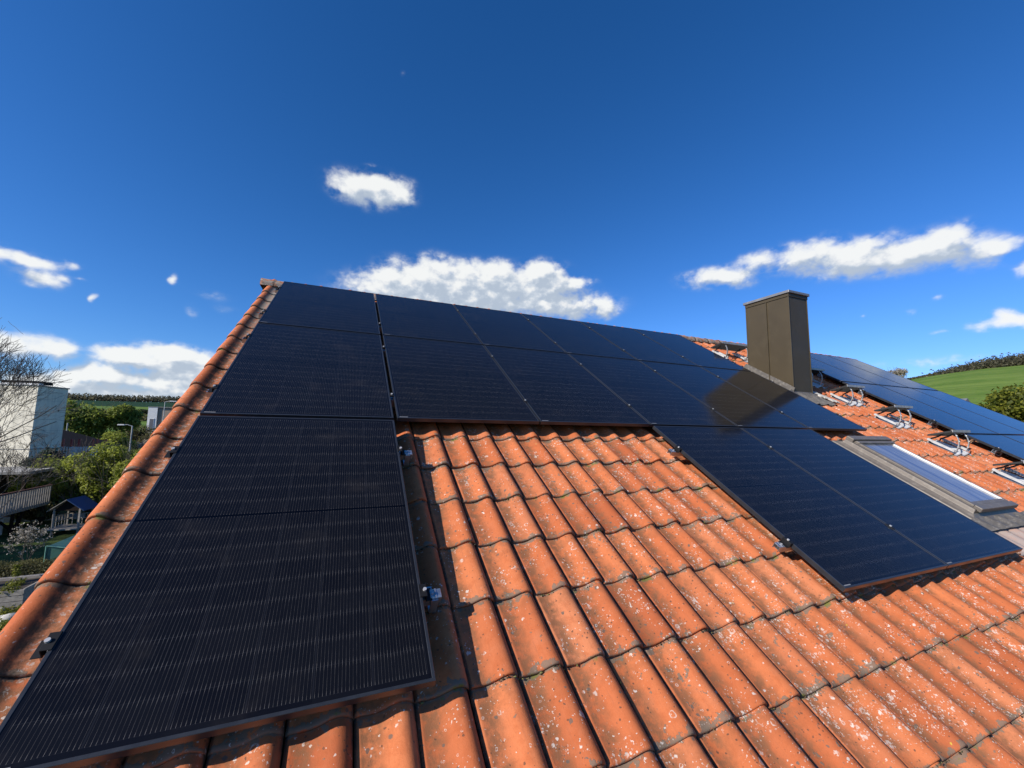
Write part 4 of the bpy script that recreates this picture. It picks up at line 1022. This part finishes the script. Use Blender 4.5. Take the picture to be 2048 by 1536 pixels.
# hedge lines and woods on the left hills
def strip(name, pts, n, size, hgt, leaf, width, label=None, kind='stuff', cat=None, grow=0):
    P = np.array(pts, float); k = RNG.random(n)*(len(P)-1); i_ = k.astype(int); f_ = (k-i_)[:, None]
    C = P[i_]*(1-f_)+P[i_+1]*f_+RNG.normal(size=(n, 2))*width
    z = ground_z(C[:, 0], C[:, 1]); env = .45+.55*np.abs(np.sin(k*37.1)*np.cos(k*11.3+1))
    z = z+hgt*env*RNG.random(n)**.7*(np.clip(k/grow, .08, 1) if grow else 1)
    Vv, F = leaves([((0, 0, 0), (1, 1, 1))], n, size)
    Vv = Vv.reshape(n, 4, 3); Vv = Vv-Vv.mean(1, keepdims=True)+np.stack([C[:, 0], C[:, 1], z], 1)[:, None]
    o = put(bpy.data.objects.new(name, np_mesh(name, Vv.reshape(-1, 3), F, leaf)), Matrix()); return tag(o, label, cat, kind=kind)
def pol(a_, r): return (r*math.sin(R(a_)), r*math.cos(R(a_)))
strip('far_woodland', [pol(a_, 1290+12*math.sin(a_)) for a_ in range(-42, 8, 2)], 26000, 4.2, 17, L_FAR, 14, 'dark strip of woodland along the left hilltop', cat='woodland')
strip('field_hedge', [pol(a_, 560+a_*2) for a_ in range(-40, 0, 2)], 9000, 2.2, 5, L_DARK, 3, 'dark hedge line between the green fields', cat='hedge')
strip('field_hedge', [pol(a_, 330-a_*1.5) for a_ in range(-36, -6, 2)], 8000, 1.5, 5, L_OLIVE, 4, 'olive hedge line at the foot of the green fields', cat='hedge')
# ------------------------------------------------------------------ right side
tree('hillside_tree', pol(66.2, 300), 13, 6.2, 'pale blossoming tree on the right skyline, left one', L_PALE, 2200, .7, trunk_r=.3, ncl=14, group='blossoming trees on the skyline')
tree('hillside_tree', pol(67.6, 300), 13, 5.0, 'pale blossoming tree on the right skyline, right one', L_PALE, 1900, .7, trunk_r=.3, ncl=12, group='blossoming trees on the skyline')
tree('hillside_tree', pol(65.0, 310), 10, 5.0, 'small pale tree half hidden by the far panels', L_PALE, 1500, .7, trunk_r=.3, ncl=12, group='blossoming trees on the skyline')
strip('hilltop_wood', [pol(a_, 405) for a_ in (70.6, 71.6, 72.6, 73.6, 75, 78, 82)], 30000, 1.2, 9, L_FAR, 8, 'brownish wood on top of the right hill', cat='woodland', grow=4.5)
strip('field_scrub', [pol(a_, 398) for a_ in (66.5, 68, 70, 72, 75, 80)], 9000, .7, 1.5, L_OLIVE, 3, 'dry scrub along the upper edge of the right field', cat='scrub')
gt = tree('garden_tree', (29.0, 2.1), 9.5, 2.15, 'yellow green leafy tree at the right edge beyond the far panels', L_YELLOW, 17000, .15, trunk_r=.2, ncl=30, squash=.9, limbs=False)
Vv, F = leaves([((0, -1.2, 7.0), (.7, .5, .5)), ((-.9, -1.2, 6.8), (.4, .4, .4))], 500, .14, .1)
put(bpy.data.objects.new('blossom', np_mesh('blossom', Vv, F, L_PALE)), WM[gt], gt)
nb = empty('neighbour_house', (42, 12.5, 0), 'grey roofed house almost hidden behind the far panels', 'house')
m = MB(); m.box(-4, 4, -4, 4, 0, 6.8); m.build('wall', M_PLASTER, nb)
m = MB(); m.poly_prism([(-4.4, -4.4, 6.7), (4.4, -4.4, 6.7), (0, -4.4, 9.7)], (0, 8.8, 0)); m.build('roof', M_GREYROOF, nb)
